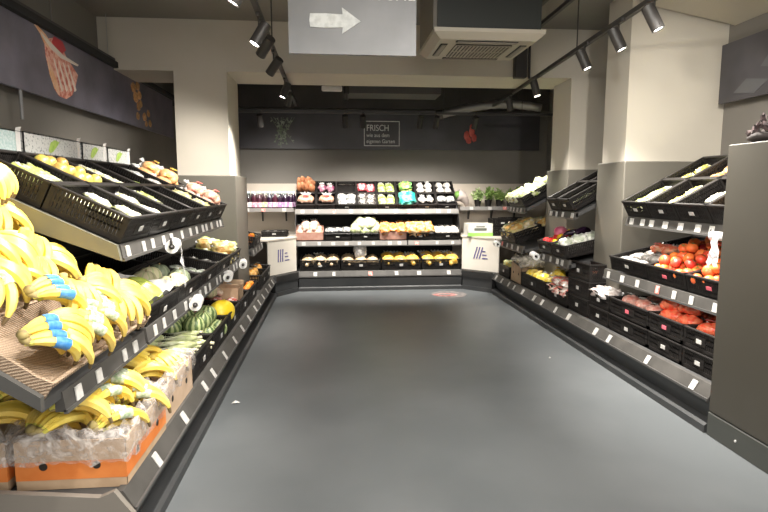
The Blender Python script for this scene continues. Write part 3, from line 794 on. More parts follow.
WAT = round_kind('watermelon', 'watermelon', .082, mat('watermelon stripes', (.09, .15, .05), rough=.4, col2=(.42, .48, .22), stripe=11, pos=(.35, .75), rnd=.1), .95, stem=stem_b)
HON = round_kind('honeydew_melon', 'melon', .115, mat('honeydew yellow', (.84, .58, .02), rough=.4, col2=(.86, .66, .06), scale=8, bump=.2, bscale=40), 1.25, stem=stem_b)
CAB = round_kind('cabbage', 'cabbage', .085, mat('cabbage pink', (.50, .06, .15), rough=.4, col2=(.66, .22, .3), scale=7), .92, lob=5, wob=.04)
CAU = round_kind('lettuce_head', 'lettuce', .075, mat('pale lettuce', (.46, .54, .24), rough=.5, col2=(.64, .66, .46), scale=16, bump=.6, bscale=40, rnd=.08), .9, lob=6, wob=.06, jit=.25, stem=stem_b)
PEP = {c: round_kind('bell_pepper', 'pepper', .048, m_, 1.05, lob=4, wob=.09, stem=stem_g) for c, m_ in
       (('red', mat('pepper red', (.58, .03, .03), rough=.2, rnd=.1, coat=.5)), ('yellow', mat('pepper yellow', (.82, .50, .02), rough=.2, rnd=.08, coat=.5)))}
MAN = round_kind('mango', 'mango', .042, mat('mango skin', (.40, .32, .07), rough=.35, col2=(.45, .13, .05), scale=9, rnd=.15, hue=.03, pos=(.45, .7)), 1.25, stem=stem_b)
PAP = round_kind('papaya', 'papaya', .062, mat('papaya green', (.30, .36, .07), rough=.4, col2=(.46, .48, .12), scale=7, rnd=.08), 1.6, stem=stem_b)

AUB = Kind('aubergine', 'aubergine')
b = MB(); b.tube([(0, .10*math.cos(t)-.1, .06*math.sin(t*.9)+.035) for t in [i*PI/9 for i in range(10)]], [.016, .03, .036, .038, .037, .034, .03, .024, .02, .012], 12); AUB.part('flesh', b, mat('aubergine skin', (.018, .008, .02), rough=.15, coat=.6))
b = MB(); b.tube([(0, -.195, .055), (0, -.225, .075)], [.015, .008], 7); AUB.part('stem', b, stem_g)

CUC = Kind('cucumber', 'cucumber')
b = MB(); b.tube([(0, -.15 + .03*i, .024 + .004*math.sin(i)) for i in range(11)], [.006, .017, .022, .023, .023, .023, .023, .022, .020, .014, .005], 9); CUC.part('flesh', b, mat('cucumber skin', (.16, .26, .05), rough=.35, col2=(.36, .42, .13), scale=18, rnd=.1))
b = MB(); b.tube([(0, .148, .025), (0, .165, .03)], [.006, .004], 6); CUC.part('stem', b, stem_b)

def corn_kind(seed):
    random.seed(seed); k = Kind('corn_cob', 'corn')
    b = MB(); b.tube([(0, -.11, .024), (0, -.06, .026), (0, 0, .027), (0, .06, .025), (0, .10, .022), (0, .13, .016)], [.012, .023, .026, .025, .02, .006], 10)
    k.part('husk', b, mat('corn husk', (.50, .56, .26), rough=.6, col2=(.66, .68, .42), scale=24, rnd=.1))
    l = MB()
    for i in range(5):
        a = rnd(0, 2*PI); x, z = .022*math.cos(a), .026 + abs(.02*math.sin(a)); dx, dz = rnd(-.05, .05), rnd(.0, .03)
        l.add([(x, -.06, z), (x+.014, 0, z+.01), (x+dx, .14, z+dz+.006), (x-.014, 0, z+.006)], [(0, 1, 2, 3)])
    k.part('husk_leaf', l, mat('corn leaf', (.60, .66, .40), rough=.6, col2=(.74, .76, .56), scale=20))
    s_ = MB(); s_.tube([(0, -.105, .024), (0, -.145, .022)], [.012, .010], 8); k.part('stalk', s_, mat('corn stalk', (.66, .62, .42), rough=.7))
    return k
CORN = [corn_kind(i) for i in range(3)]

BAGS = {}
def bag_kind(name, cat, size, c1, c2, lumps=0, card=None, seal=True, rough=.22, jit=.12, scale=24):
    """filled clear bag or net: pillow body, gathered seal, paper card"""
    key = (name, c1, size)
    if key in BAGS: return BAGS[key]
    k = Kind(name, cat); w_, d_2, h_ = size
    sd = len(BAGS)
    m_ = mat('%s %d' % (name, sd), c1, rough=rough, col2=c2, scale=scale, bump=.35, bscale=60, rnd=.08, pos=(.42, .58), coat=.3)
    b = MB()
    random.seed(40 + sd)
    if lumps:
        b.ball((0, 0, h_*.42), (w_*.40, d_2*.40, h_*.40), 14, 8, ex=.8)
        for i in range(lumps):
            a = 2*PI*i*.618; q = math.sqrt((i+.5)/lumps)
            r = min(w_, d_2)*.20*min(1, math.sqrt(9/lumps))
            x, y = w_*.34*q*math.cos(a), d_2*.34*q*math.sin(a)
            b.ball((x, y, max(r*.9, h_*.80*(1 - .55*q*q) - r*.6)), r, 10, 7)
    else:
        b.ball((0, 0, h_*.5), (w_/2, d_2/2, h_/2), 18, 11, ex=.62, jit=jit*2.2, seed=sd)
    k.part('bag_body', b, m_)
    if seal:
        s_ = MB(); vs = []; n = 10
        for i in range(n+1):
            x = -w_*.32 + w_*.64*i/n; o_ = .008*(-1)**i
            vs += [(x*.7, d_2*.40 + o_*.3, h_*.60), (x, d_2*.52 + o_, h_*.72 + .012*math.sin(i*2.1))]
        fs = [[2*i, 2*i+2, 2*i+3, 2*i+1] for i in range(n)]
        s_.add(vs, fs)
        k.part('seal_strip', s_, mat('bag seal plastic', (.62, .62, .60), rough=.2, alpha=.75), True)
    if card:
        cc = MB(); cc.rbox((-w_*.15, -d_2*.15, h_*.955), (w_*.15, d_2*.08, h_*1.0), .003, M=T((0, -d_2*.06, 0)))
        k.part('paper_label', cc, mat('card ' + card, {'white': (.48, .48, .46), 'red': (.55, .06, .05), 'green': (.12, .36, .10), 'black': (.04, .04, .05), 'yellow': (.75, .5, .05)}[card], rough=.45, col2={'white': (.6, .62, .58), 'red': (.7, .35, .3), 'green': (.5, .6, .4), 'black': (.3, .3, .3), 'yellow': (.7, .6, .4)}[card], scale=50, pos=(.5, .7)), False)
    BAGS[key] = k
    return k
def punnet_kind(name, cat, size, fill1, fill2, traycol, card='white'):
    key = (name, fill1, size)
    if key in BAGS: return BAGS[key]
    k = Kind(name, cat); w_, d_2, h_ = size; sd = len(BAGS)
    b = MB(); b.add([(-w_*.42, -d_2*.42, 0), (w_*.42, -d_2*.42, 0), (w_*.42, d_2*.42, 0), (-w_*.42, d_2*.42, 0), (-w_/2, -d_2/2, h_*.6), (w_/2, -d_2/2, h_*.6), (w_/2, d_2/2, h_*.6), (-w_/2, d_2/2, h_*.6)], [(3,2,1,0),(0,1,5,4),(1,2,6,5),(2,3,7,6),(3,0,4,7),(4,5,6,7)])
    k.part('tray', b, mat('tray %s' % (traycol,), traycol, rough=.4), False)
    f = MB(); f.ball((0, 0, h_*.58), (w_*.47, d_2*.47, h_*.42), 14, 8, ex=.55, jit=.15, seed=sd)
    k.part('wrapped_goods', f, mat('%s %d' % (name, sd), fill1, rough=.16, col2=fill2, scale=26, bump=.3, bscale=50, rnd=.08, coat=.6, pos=(.42, .58)))
    c_ = MB(); c_.rbox((-w_*.16, -d_2*.16, h_*.975), (w_*.16, d_2*.06, h_*1.01), .002)
    k.part('paper_label', c_, MATS['card ' + card] if 'card ' + card in MATS else mat('punnet card white', (.7, .7, .68), rough=.4, col2=(.45, .5, .4), scale=60, pos=(.5, .7)), False)
    BAGS[key] = k
    return k

def carton_kind(name, w, d, h, m, printm=None, holes=False, open_top=True, flap=False):
    k = Kind(name, 'box'); t = .008
    b = MB(); b.box((-w/2, 0, 0), (w/2, d, t))
    for a_, e_ in (((-w/2, 0, 0), (w/2, t, h)), ((-w/2, d-t, 0), (w/2, d, h)), ((-w/2, 0, 0), (-w/2+t, d, h)), ((w/2-t, 0, 0), (w/2, d, h))): b.box(a_, e_)
    if not open_top: b.box((-w/2, 0, h-t), (w/2, d, h))
    k.part('carton_body', b, m, False)
    if printm:
        p = MB(); p.box((-w/2-.001, -.001, h*.20), (w/2+.001, d+.001, h*.58)); p.f = [f for i, f in enumerate(p.f) if i not in (0, 1)]; p.m = p.m[:4]
        k.part('printed_band', p, printm, False, 0)
    if holes:
        for x, y, ax in ((-w/2-.002, d*.27, 0), (-w/2-.002, d*.75, 0), (w*.25-.0, -.002, 1), (-w*.25, -.002, 1)):
            hb = MB(); hb.tube([(x, y, h*.48), (x + (.004 if ax == 0 else 0), y + (.004 if ax else 0), h*.48)], .018, 14)
            k.part('hand_hole', hb, mat('hole dark', (.02, .015, .01), rough=.9), False, 0)
    if flap:
        for s_ in (-1, 1):
            f = MB(); f.add([(s_*w/2, 0, h), (s_*w/2, d, h), (s_*(w/2+.02), d, h+.045), (s_*(w/2+.02), 0, h+.04), (s_*(w/2-.004), 0, h), (s_*(w/2-.004), d, h), (s_*(w/2+.016), d, h+.047), (s_*(w/2+.016), 0, h+.042)],
                     [(0,1,2,3),(7,6,5,4),(0,4,5,1),(1,5,6,2),(2,6,7,3),(3,7,4,0)])
            k.part('flap', f, m, False)
    return k

CRATES = []
def crate(side, u, v, z, w, d, h, tilt, label, group=None, card=True, red=False):
    M = frame(side, u, v, z, tilt)
    o = crate_kind(w, d, h, card, red=red).put(M)
    reg(label, o, group)
    return M
def fill(M, kinds, desc, nx, ny, w, d, z=.014, jx=.008, rz=(0, 360), rx=0, drop=0, layers=1, dz=.05, sc=(.94, 1.06), marg=.05, group=None, ry=0):
    """set goods out in a crate in rows; every one an object of its own"""
    for l in range(layers):
        for j in range(ny):
            for i in range(nx - (l % 2)):
                if random.random() < drop: continue
                kk = random.choice(kinds) if isinstance(kinds, list) else kinds
                fx_ = (i + .5 + .5*(l % 2))/nx; fy_ = (j + .5)/ny
                x = -w/2 + marg + (w - 2*marg)*fx_ + rnd(-jx, jx); y = marg + (d - 2*marg)*fy_ + rnd(-jx, jx)
                s_ = rnd(*sc)
                o = kk.put(M @ T((x, y, z + l*dz)) @ R('Z', rnd(*rz)) @ R('X', rnd(-rx, rx)) @ R('Y', rnd(-ry, ry)) @ S(s_))
                reg(desc, o, group)

# ================================================================== bananas
random.seed(101)
wicker = mat('woven brown tray', (.30, .20, .12), rough=.7, col2=(.42, .31, .21), scale=60)
def wicker_mat():
    m = MATS['woven brown tray']; nt = m.node_tree; N = nt.nodes; L = nt.links
    b_ = N['Principled BSDF']
    tc = N.new('ShaderNodeTexCoord'); wv = N.new('ShaderNodeTexWave'); wv.inputs['Scale'].default_value = 38; wv.inputs['Distortion'].default_value = 2.5; wv.inputs['Detail Scale'].default_value = 6; wv.bands_direction = 'DIAGONAL'
    L.new(tc.outputs['Object'], wv.inputs['Vector'])
    r = N.new('ShaderNodeValToRGB'); r.color_ramp.elements[0].color = (.20, .13, .08, 1); r.color_ramp.elements[1].color = (.46, .35, .25, 1)
    L.new(wv.outputs[1], r.inputs[0]); L.new(r.outputs[0], b_.inputs['Base Color'])
    bp = N.new('ShaderNodeBump'); bp.inputs['Strength'].default_value = .5; bp.inputs['Distance'].default_value = .01
    L.new(wv.outputs[1], bp.inputs['Height']); L.new(bp.outputs[0], b_.inputs['Normal'])
wicker_mat()
TRD, TRW = .355, .90
def tray_kind(TRW):
    k = Kind('woven_tray', 'tray')
    sec = [(.0, .075), (.0, .055), (.02, .02), (.06, .008), (TRD-.05, .008), (TRD-.01, .03), (TRD, .06), (TRD, .075), (TRD-.018, .055), (TRD-.06, .022), (.065, .022), (.035, .034), (.015, .07)]
    b = MB(); b.prism(sec, 0, -TRW/2, TRW/2); k.part('tray_bed', b, wicker, False)
    for s_ in (-1, 1):
        b = MB(); b.prism([(.0, .005), (TRD, .005), (TRD, .085), (TRD-.06, .075), (.06, .07), (0, .08)], 0, s_*TRW/2 - .008, s_*TRW/2 + .008)
        k.part('tray_end', b, wicker, False)
    return k
TR, TRL = tray_kind(TRW), tray_kind(1.05)
WT = {0: 'lowest', 1: 'middle', 2: 'highest'}
for j in range(3):
    p = Vector((-1.05, 2.46, .84)) + Vector((-math.cos(TB), 0, math.sin(TB)))*(.36*j)
    M = frame('L', p.y, p.x, p.z, 35)
    (TRL if j == 0 else TR).put(M if j else M @ T((.075, 0, 0)), '%s brown woven tray of the sloping banana stand' % WT[j])
    nx = 6
    for row in range(2):
        for i in range(nx - row):
            if row == 1 and j < 2 and i == 0: continue
            kind = BAN[('plain', random.randrange(3))]; dsc = 'plain yellow banana bunch'
            if j == 0 and row == 0 and i in (0,): kind, dsc = BAN[('blue', 0)], 'banana bunch with a blue band'
            if j == 0 and row == 1 and i == 1: kind, dsc = BAN[('blue', 0)], 'banana bunch with a blue band'
            if j == 1 and row == 0 and i in (0, 1): kind, dsc = (BAN[('blue', 0)], 'banana bunch with a blue band') if i == 0 else (BAN[('green', 0)], 'banana bunch with a clear green band')
            if j == 0 and row == 0 and i in (2, 3): kind, dsc = BAN[('green', 0)], 'banana bunch with a clear green band'
            if j == 2 and row == 0 and i == 2: kind, dsc = BAN[('green', 1)], 'banana bunch with a clear green band'
            x = -TRW/2 + .10 + (TRW - .20 + (.12 if j == 0 else 0))*(i + .5*row)/(nx - 1) + rnd(-.02, .02)
            y = .155 + .115*row + rnd(-.015, .015); z = .030 + .045*row + rnd(0, .015)
            turn = 62 if 'blue' in dsc else rnd(25, 60)*random.choice((-1, 1, 1))
            o = kind.put(M @ T((x, y, z)) @ R('Z', turn) @ R('X', rnd(-12, 8)) @ R('Y', rnd(-10, 10)) @ S(rnd(1.08, 1.24)))
            reg('%s on the %s woven tray' % (dsc, WT[j]), o, 'bananas on the stand')
# extra bunches heaped on top at the back and on the outer end
for (x, y, z, rz, rx) in ((.33, .30, .14, 30, 5), (.16, .26, .14, -50, 0), (-.05, .30, .14, 45, 0), (-.25, .27, .14, -35, 5), (.35, .12, .10, 50, 0), (.24, .14, .11, -40, 0), (.05, .15, .11, 35, 0), (.33, .26, .24, 15, 0), (.14, .33, .22, -60, 0), (.36, .42, .24, 40, 0)):
    p = Vector((-1.05, 2.46, .84)) + Vector((-math.cos(TB), 0, math.sin(TB)))*(.72)
    o = BAN[('plain', random.randrange(3))].put(frame('L', p.y, p.x, p.z, 35) @ T((x, y, z)) @ R('Z', rz) @ R('X', rx) @ S(1.2))
    reg('yellow banana bunch heaped on top of the highest woven tray', o, 'bananas on the stand')
# cartons of bananas on the lower deck
box_print = mat('carton orange print', (.62, .17, .03), rough=.6, col2=(.68, .22, .05), scale=6)
CART = carton_kind('banana_carton', .57, .46, .22, cardboard, box_print, True)
CART2 = carton_kind('banana_carton', .60, .46, .22, mat('carton tan', (.47, .34, .23), rough=.75, col2=(.52, .38, .27), scale=9), None, True)
def liner_kind(w, d, h, hang, seed):
    """crumpled clear film lining an open carton and folded over its rim"""
    k = Kind('plastic_liner', 'plastic film'); b = MB()
    n = 72; rows = [(.0, -hang, .016), (.0, -hang*.5, .022), (.0, 0, .018), (.0, .035, .012), (-.03, .045, .0), (-.05, .0, -.01), (-.055, -.05, -.012)]
    vs = []
    for r_, (ins, dz, out) in enumerate(rows):
        for i in range(n):
            a = 2*PI*i/n; c_, s_ = math.cos(a), math.sin(a)
            m_ = max(abs(c_), abs(s_)); ux, uy = c_/m_, s_/m_
            q = noise.noise(Vector((ux*4 + seed, uy*4, r_*.5)))
            q2 = noise.noise(Vector((ux*11 + seed, uy*11, r_*.9)))
            o_ = out + ins + .010*q2 + .008*q
            vs.append((ux*(w/2 + o_), d/2 + uy*(d/2 + o_), h + dz*(1 + .30*q) + .018*q2 + (.03*q if r_ > 1 else 0)))
    fs = [[r_*n+i, r_*n+(i+1) % n, (r_+1)*n+(i+1) % n, (r_+1)*n+i] for r_ in range(len(rows)-1) for i in range(n)]
    b.add(vs, fs); k.part('film', b, film('liner film', (.66, .61, .57), .36))
    return k
Mc = []
for (y, x, kd, lab, hg) in ((2.66, -.915, CART, 'orange printed banana carton at the near end of the lower deck', .10),
                        (3.28, -.93, CART2, 'plain tan carton on the lower deck just past the orange banana carton', .07),
                        (2.66, -1.41, CART, 'orange printed carton partly cut off at the lower left edge', .10)):
    M = frame('L', y, x, .302, 0); Mc.append(M)
    kd.put(M, lab)
    liner_kind(.57 if kd is CART else .60, .46, .22, hg, len(Mc)*5).put(M, 'crumpled clear plastic liner of the ' + lab.split(' at ')[0].split(' on ')[0].split(' partly')[0] + (' at the picture edge' if len(Mc) == 3 else ' beside the rail'))
lay = [(-.17, .11, .13, 60, 'green', 1), (-.05, .29, .14, -20, 'plain', 0), (.13, .12, .135, 35, 'green', 0), (.2, .30, .14, 5, 'plain', 1), (-.2, .36, .14, 70, 'plain', 2),
       (-.12, .2, .22, 80, 'green', 0), (.1, .2, .215, 20, 'green', 1), (-.19, .26, .23, 20, 'plain', 1)]
for (x, y, z, rz, kd, i) in lay:
    o = BAN[(kd, i)].put(Mc[0] @ T((x, y, z)) @ R('Z', rz) @ S(1.2)); reg(('banana bunch with a clear green band' if kd == 'green' else 'plain yellow banana bunch') + ' in the orange carton', o, 'bananas in cartons')
for (x, y, z, rz, i) in ((-.15, .15, .15, 40, 0), (.12, .16, .14, -20, 1), (-.02, .3, .17, 10, 2), (.17, .3, .16, 60, 0)):
    o = BAN[('plain', i)].put(Mc[1] @ T((x, y, z)) @ R('Z', rz) @ S(1.15)); reg('yellow banana bunch in the plain tan carton', o, 'bananas in cartons')
for (x, y, z, rz, i) in ((-.15, .10, .16, 30, 0), (-.02, .14, .22, 70, 1), (.12, .12, .17, -10, 2), (.05, .30, .24, 100, 0), (-.15, .3, .22, 40, 1)):
    o = BAN[('plain', i)].put(Mc[2] @ T((x, y, z)) @ R('Z', rz) @ S(1.2)); reg('yellow banana bunch in the carton cut by the left edge', o, 'bananas in cartons')

# ================================================================== left wall: upper tier
random.seed(5)
B_white = bag_kind('wrapped_vegetable_pack', 'packed vegetables', (.085, .15, .06), (.52, .50, .42), (.36, .38, .16), card='white', jit=.25)
B_lem = bag_kind('wrapped_vegetable_pack', 'packed vegetables', (.10, .15, .07), (.50, .46, .16), (.6, .57, .4), card='yellow', jit=.25)
B_leek = bag_kind('wrapped_vegetable_pack', 'packed vegetables', (.08, .20, .06), (.36, .40, .10), (.52, .53, .34), card='green', jit=.25)
B_clear = punnet_kind('clear_punnet', 'punnet', (.12, .16, .075), (.62, .63, .62), (.40, .42, .40), (.1, .1, .1))
B_garl = bag_kind('net_bag', 'bagged vegetables', (.15, .15, .09), (.55, .28, .20), (.72, .50, .36), lumps=7, card='red', rough=.4)
B_onion = bag_kind('net_bag', 'bagged vegetables', (.15, .16, .10), (.60, .30, .12), (.70, .42, .2), lumps=7, card='yellow', rough=.4)
up_f = [(B_white, 'white wrapped pack'), (B_white, 'pale chicory pack'), (B_leek, 'green leek pack'), (B_lem, 'single pale pack'), (B_lem, 'yellowish wrapped pack'), (B_garl, 'reddish net bag')]
up_r = [(B_leek, 'small leek pack'), (MAN, 'ripe mango'), (B_white, 'white paper-like pack'), (CUC, 'pale green cucumber'), (B_clear, 'clear salad punnet'), (B_onion, 'brown onion net bag')]
fr_n = [(3, 2, .3), (3, 2, .3), (2, 2, .7), (1, 2, .8), (3, 2, .2), (2, 2, 0)]
re_n = [(2, 1, .3), (3, 3, .0), (2, 3, .0), (3, 1, .0), (2, 2, .0), (2, 2, 0)]
NEAR = ['next to the bananas', 'second from the bananas', 'third from the bananas', 'fourth from the bananas', 'fifth from the bananas', 'last before the column']
for j, (goods, cnt) in enumerate(((up_f, fr_n), (up_r, re_n))):
    for i in range(6):
        y = 2.95 + .215 + .435*i
        p = Vector((-1.105, y, 1.318)) + Vector((-math.cos(TU), 0, math.sin(TU)))*(.425*j)
        M = crate('L', y, p.x, p.z, .425, .415, .15, 25.6, 'black slotted crate, %s row of the left upper tier, %s' % (('front', 'rear')[j], NEAR[i]), 'crates of the left upper tier')
        kk, ds = goods[i]; nx, ny, dr = cnt[i]
        fill(M, kk, '%s, %s row crate %s' % (ds, ('front', 'rear')[j], NEAR[i]), nx, ny, .425, .415, drop=dr*.6, rz=(-20, 20) if kk not in (MAN,) else (0, 360), marg=.035, layers=2 if kk in (B_garl, B_onion) else 1, dz=.07, rx=5, z=.06, sc=(.95, 1.15) if kk not in (B_garl, B_onion) else (1.25, 1.4))
# white patterned cartons on the ledge
speck = mat('speckled carton', (.50, .50, .48), rough=.55, col2=(.16, .18, .18), scale=55, pos=(.55, .63))
leaf_g = mat('leaf print green', (.22, .36, .05), rough=.5, col2=(.34, .46, .10), scale=20)
def white_box(y0, y1, h, label, m, leaf=True, d=.32):
    w_ = y1 - y0; k = Kind('patterned_carton', 'box')
    kk = carton_kind('patterned_carton', w_, d, h, m, None, False, False, False); k.parts = kk.parts
    e = MB(); e.box((w_/2-.055, -.003, .005), (w_/2-.002, -.0005, h-.005)); k.part('end_strip', e, paper_white, False)
    t_ = MB(); t_.box((-w_/2+.01, .04, h), (w_/2-.01, d-.04, h+.006)); t_.add([(w_/2-.05, 0, h), (w_/2, 0, h), (w_/2+.005, -.01, h+.03), (w_/2-.05, -.004, h+.02)], [(0, 1, 2, 3)]); k.part('lid_flap', t_, paper_white, False)
    if leaf:
        l_ = MB(); l_.add([(-.10, -.004, h*.62), (-.06, -.004, h*.84), (.0, -.004, h*.92), (.07, -.004, h*.88), (.02, -.004, h*.74), (-.03, -.004, h*.62), (-.07, -.004, h*.57)], [list(range(7))]); k.part('leaf_print', l_, leaf_g, False)
    k.put(frame('L', (y0+y1)/2, -2.02, 1.692, 0), label)
teal = mat('teal speckled carton', (.30, .42, .41), rough=.55, col2=(.48, .54, .53), scale=60)
white_box(3.2, 3.84, .28, 'pale teal carton with a small leaf at the near end of the ledge', teal)
white_box(3.88, 4.69, .285, 'widest white speckled carton with a large green leaf print', speck)
white_box(4.74, 5.20, .285, 'white speckled carton just past the widest one on the ledge', speck)
white_box(5.25, 5.78, .28, 'white speckled carton farthest along the ledge above the crates', speck)
white_box(5.85, 6.10, .16, 'low plain white carton at the far end of the ledge', paper_white, False)
o = ORG.put(frame('L', 6.22, -1.98, 1.692, 0) @ S(1.2)); o['label'] = 'small orange fruit standing on the ledge beside the column'
struct(MB().box((-2.5, 2.9, 1.60), (-2.45, 6.3, 1.66)).build('trim_5', taupe))

# ================================================================== left wall: middle tier
random.seed(9)
MT = 11.3
def mid_pos(y, j=0): return (y, -1.05 - .415*math.cos(math.radians(MT))*j, .805 + .415*math.sin(math.radians(MT))*j)
ms = [(3.40, 'papaya'), (4.01, 'net melon'), (4.62, 'broccoli pack'), (5.23, 'dark punnet'), (5.85, 'salad bag')]
MM = {}
for j in range(2):
    for y, nm in ms:
        if j == 1 and y > 4.7: continue
        u, v, z = mid_pos(y, j)
        MM[(y, j)] = crate('L', u, v, z, .595, .405, .15 if j == 0 else .16, MT, 'black %s crate, %s row of the left middle tier' % (nm, ('front', 'rear')[j]), 'crates of the left middle tier', card=j == 0)
lin = Kind('paper_liner', 'paper')
b = MB(); vs = []
for i in range(15):
    for j in range(9):
        x, y = -.28 + .56*i/14, .02 + .37*j/8
        e = max(abs(x)/.28, abs(y-.2)/.19)
        vs.append((x, y, .03 + .15*max(0, e-.45)/.55 + .03*noise.noise(Vector((x*9, y*9, 0)))))
b.add(vs, [[i*9+j, (i+1)*9+j, (i+1)*9+j+1, i*9+j+1] for i in range(14) for j in range(8)])
lin.part('paper_sheet', b, paper_white); lin.put(MM[(3.40, 0)], 'crumpled white paper lining the papaya crate')
for (x, y, rz) in ((-.12, .10, 25), (-.02, .13, 15), (.08, .10, 20), (.16, .16, 10)):
    reg('green papaya in the paper lined crate', PAP.put(MM[(3.40, 0)] @ T((x, y, .12)) @ R('Z', rz) @ R('X', -70) @ T((0, 0, -.07)) @ S(1.1)), 'papayas')
for (x, y, k_, d_s) in ((-.16, .12, MEL, 'pale netted melon'), (.02, .12, MEL, 'pale netted melon'), (-.10, .29, MEL, 'pale netted melon'), (.08, .29, MEL, 'pale netted melon'), (.19, .12, GAL, 'dark green melon'), (.23, .28, GAL, 'dark green melon')):
    reg(d_s + ' in the middle tier melon crate', k_.put(MM[(4.01, 0)] @ T((x, y, .02)) @ R('Z', rnd(0, 360)) @ R('X', rnd(-25, 25)) @ S(1.05)), 'melons in the middle tier')
B_broc = punnet_kind('wrapped_punnet', 'punnet', (.14, .11, .07), (.66, .67, .63), (.30, .36, .24), (.03, .03, .03))
B_dark = punnet_kind('wrapped_punnet', 'punnet', (.13, .11, .065), (.06, .05, .045), (.36, .36, .34), (.02, .02, .02))
fill(MM[(4.62, 0)], B_broc, 'pale wrapped punnet in the middle tier broccoli crate', 4, 3, .595, .405, drop=.1, rz=(-12, 12), marg=.03)
fill(MM[(5.23, 0)], B_dark, 'dark wrapped punnet in the middle tier crate before the salad', 4, 3, .595, .405, drop=.1, rz=(-12, 12), marg=.03)
B_sal = bag_kind('salad_bag', 'bagged salad', (.17, .22, .12), (.48, .27, .08), (.56, .50, .22), card='white', jit=.2, scale=14)
B_salg = bag_kind('salad_bag', 'bagged salad', (.17, .22, .12), (.40, .50, .14), (.72, .74, .52), card='green', jit=.2, scale=14)
fill(MM[(5.85, 0)], [B_sal, B_sal, B_salg], 'bulging clear salad bag in the middle tier beside the column', 3, 2, .595, .405, layers=2, dz=.09, rz=(-30, 30), marg=.03, rx=15, z=.02)
fill(MM[(3.40, 1)], B_white, 'white pack in the rear crate behind the papayas', 4, 2, .595, .405, drop=.3, rz=(-20, 20))
fill(MM[(4.62, 1)], B_broc, 'pale punnet in the rear crate behind the broccoli', 4, 2, .595, .405, drop=.3, rz=(-20, 20))
# bag rolls
def roll_kind(bag=True, L_=.20):
    k = Kind('bag_roll', 'bag dispenser')
    b = MB(); b.tube([(0, -L_/2, 0), (0, L_/2, 0)], .042, 18, caps=False); b.tube([(0, L_/2, 0), (0, -L_/2, 0)], .018, 14, caps=False)
    for y in (-L_/2, L_/2):
        vs = []
        for i in range(18):
            a = 2*PI*i/18
            vs += [(.042*math.cos(a), y, .042*math.sin(a)), (.018*math.cos(a), y, .018*math.sin(a))]
        b.add(vs, [[2*i, 2*((i+1) % 18), 2*((i+1) % 18)+1, 2*i+1] for i in range(18)])
    k.part('roll', b, mat('bag roll white', (.66, .66, .64), rough=.35, col2=(.56, .56, .55), scale=20), 'auto')
    h = MB(); h.tube([(0, -L_/2-.03, 0), (0, L_/2+.03, 0)], .012, 10); h.tube([(0, L_/2+.02, 0), (0, L_/2+.02, .06)], .008, 8)
    k.part('holder', h, metal_dark)
    if bag:
        f = MB(); vs = []
        for i in range(9):
            for j in range(5):
                t = i/8; w_ = .035 + .035*t
                vs.append((-.044 - .02*t + .018*noise.noise(Vector((t*4, j, 1))), (j/4-.5)*2*w_ + .01*math.sin(i), -.01 - .24*t - (.03 if j % 2 and i == 8 else 0)))
        f.add(vs, [[i*5+j, i*5+j+1, (i+1)*5+j+1, (i+1)*5+j] for i in range(8) for j in range(4)])
        k.part('torn_off_bag', f, film('bag film', (.86, .86, .86), .62))
    return k
ROLLB, ROLL = roll_kind(True), roll_kind(False)
ROLLB.put(T((-1.04, 3.68, 1.235)) @ R('Z', 190), 'white plastic bag roll hanging from the left upper rail with bags dangling')
ROLL.put(T((-.975, 3.95, .80)) @ R('Z', 8), 'white bag roll on the left middle rail nearest the bananas')
ROLL.put(T((-.975, 5.15, .80)) @ R('Z', 8), 'white bag roll halfway along the left middle rail')
ROLL.put(T((-.975, 6.0, .80)) @ R('Z', 8), 'white bag roll at the far end of the left middle rail by the column')

# ================================================================== left wall: lower deck
random.seed(13)
LD = {}
for y, nm in ((3.93, 'corn'), (4.55, 'watermelon'), (5.17, 'honeydew'), (5.79, 'red pack'), (6.43, 'garlic carton'), (7.43, 'orange bag'), (7.95, 'citrus')):
    LD[nm] = crate('L', y, -.945, .302, .60 if nm != 'citrus' else .42, .13 if nm == 'garlic carton' else .56, .19, 3, 'black %s crate on the left lower deck' % nm, 'crates of the left lower deck')
for l, (n_, z) in enumerate(((8, .02), (8, .07), (6, .12))):
    for i in range(n_):
        x = -.23 + .46*(i % 4)/3 + rnd(-.02, .02); y = .16 + .26*(i//4) + rnd(-.03, .03)
        reg('green husked corn cob in the left lower crate', CORN[i % 3].put(LD['corn'] @ T((x, y, z + .04 + rnd(0, .015))) @ R('Z', rnd(-65, 65)) @ S(1.15)), 'corn cobs')
for l, z in enumerate((.02, .14)):
    for i in range(3):
        for j in range(2 + (l == 0)):
            reg('small striped watermelon in the left lower crate', WAT.put(LD['watermelon'] @ T((-.20 + .2*i + rnd(-.01, .01), .10 + .18*j + .07*l, z)) @ R('Z', rnd(0, 360)) @ R('X', rnd(-30, 30)) @ S(1.05)), 'small watermelons')
B_red = punnet_kind('red_punnet', 'punnet', (.15, .12, .07), (.50, .05, .04), (.66, .42, .36), (.5, .06, .05))
B_pink = bag_kind('net_bag', 'bagged vegetables', (.16, .16, .10), (.66, .50, .38), (.74, .62, .5), lumps=7, card='white', rough=.4)
o = HON.put(LD['honeydew'] @ T((-.10, .10, .165)) @ R('Z', 70) @ R('X', 80) @ T((0, 0, -.14)) @ S(1.0)); o['label'] = 'large yellow honeydew melon lying in the left lower crate'
fill(LD['honeydew'], B_red, 'red wrapped punnet in the honeydew crate', 4, 3, .60, .56, layers=1, z=.03, rz=(-15, 15), drop=.15)
fill(LD['red pack'], B_red, 'red wrapped punnet in the crate past the honeydew', 4, 3, .60, .56, layers=2, dz=.075, z=.02, rz=(-15, 15), drop=.1)
o = MEL.put(LD['red pack'] @ T((-.12, .33, .17)) @ S(.9)); o['label'] = 'yellowish melon lying on the red punnets of the left lower deck'
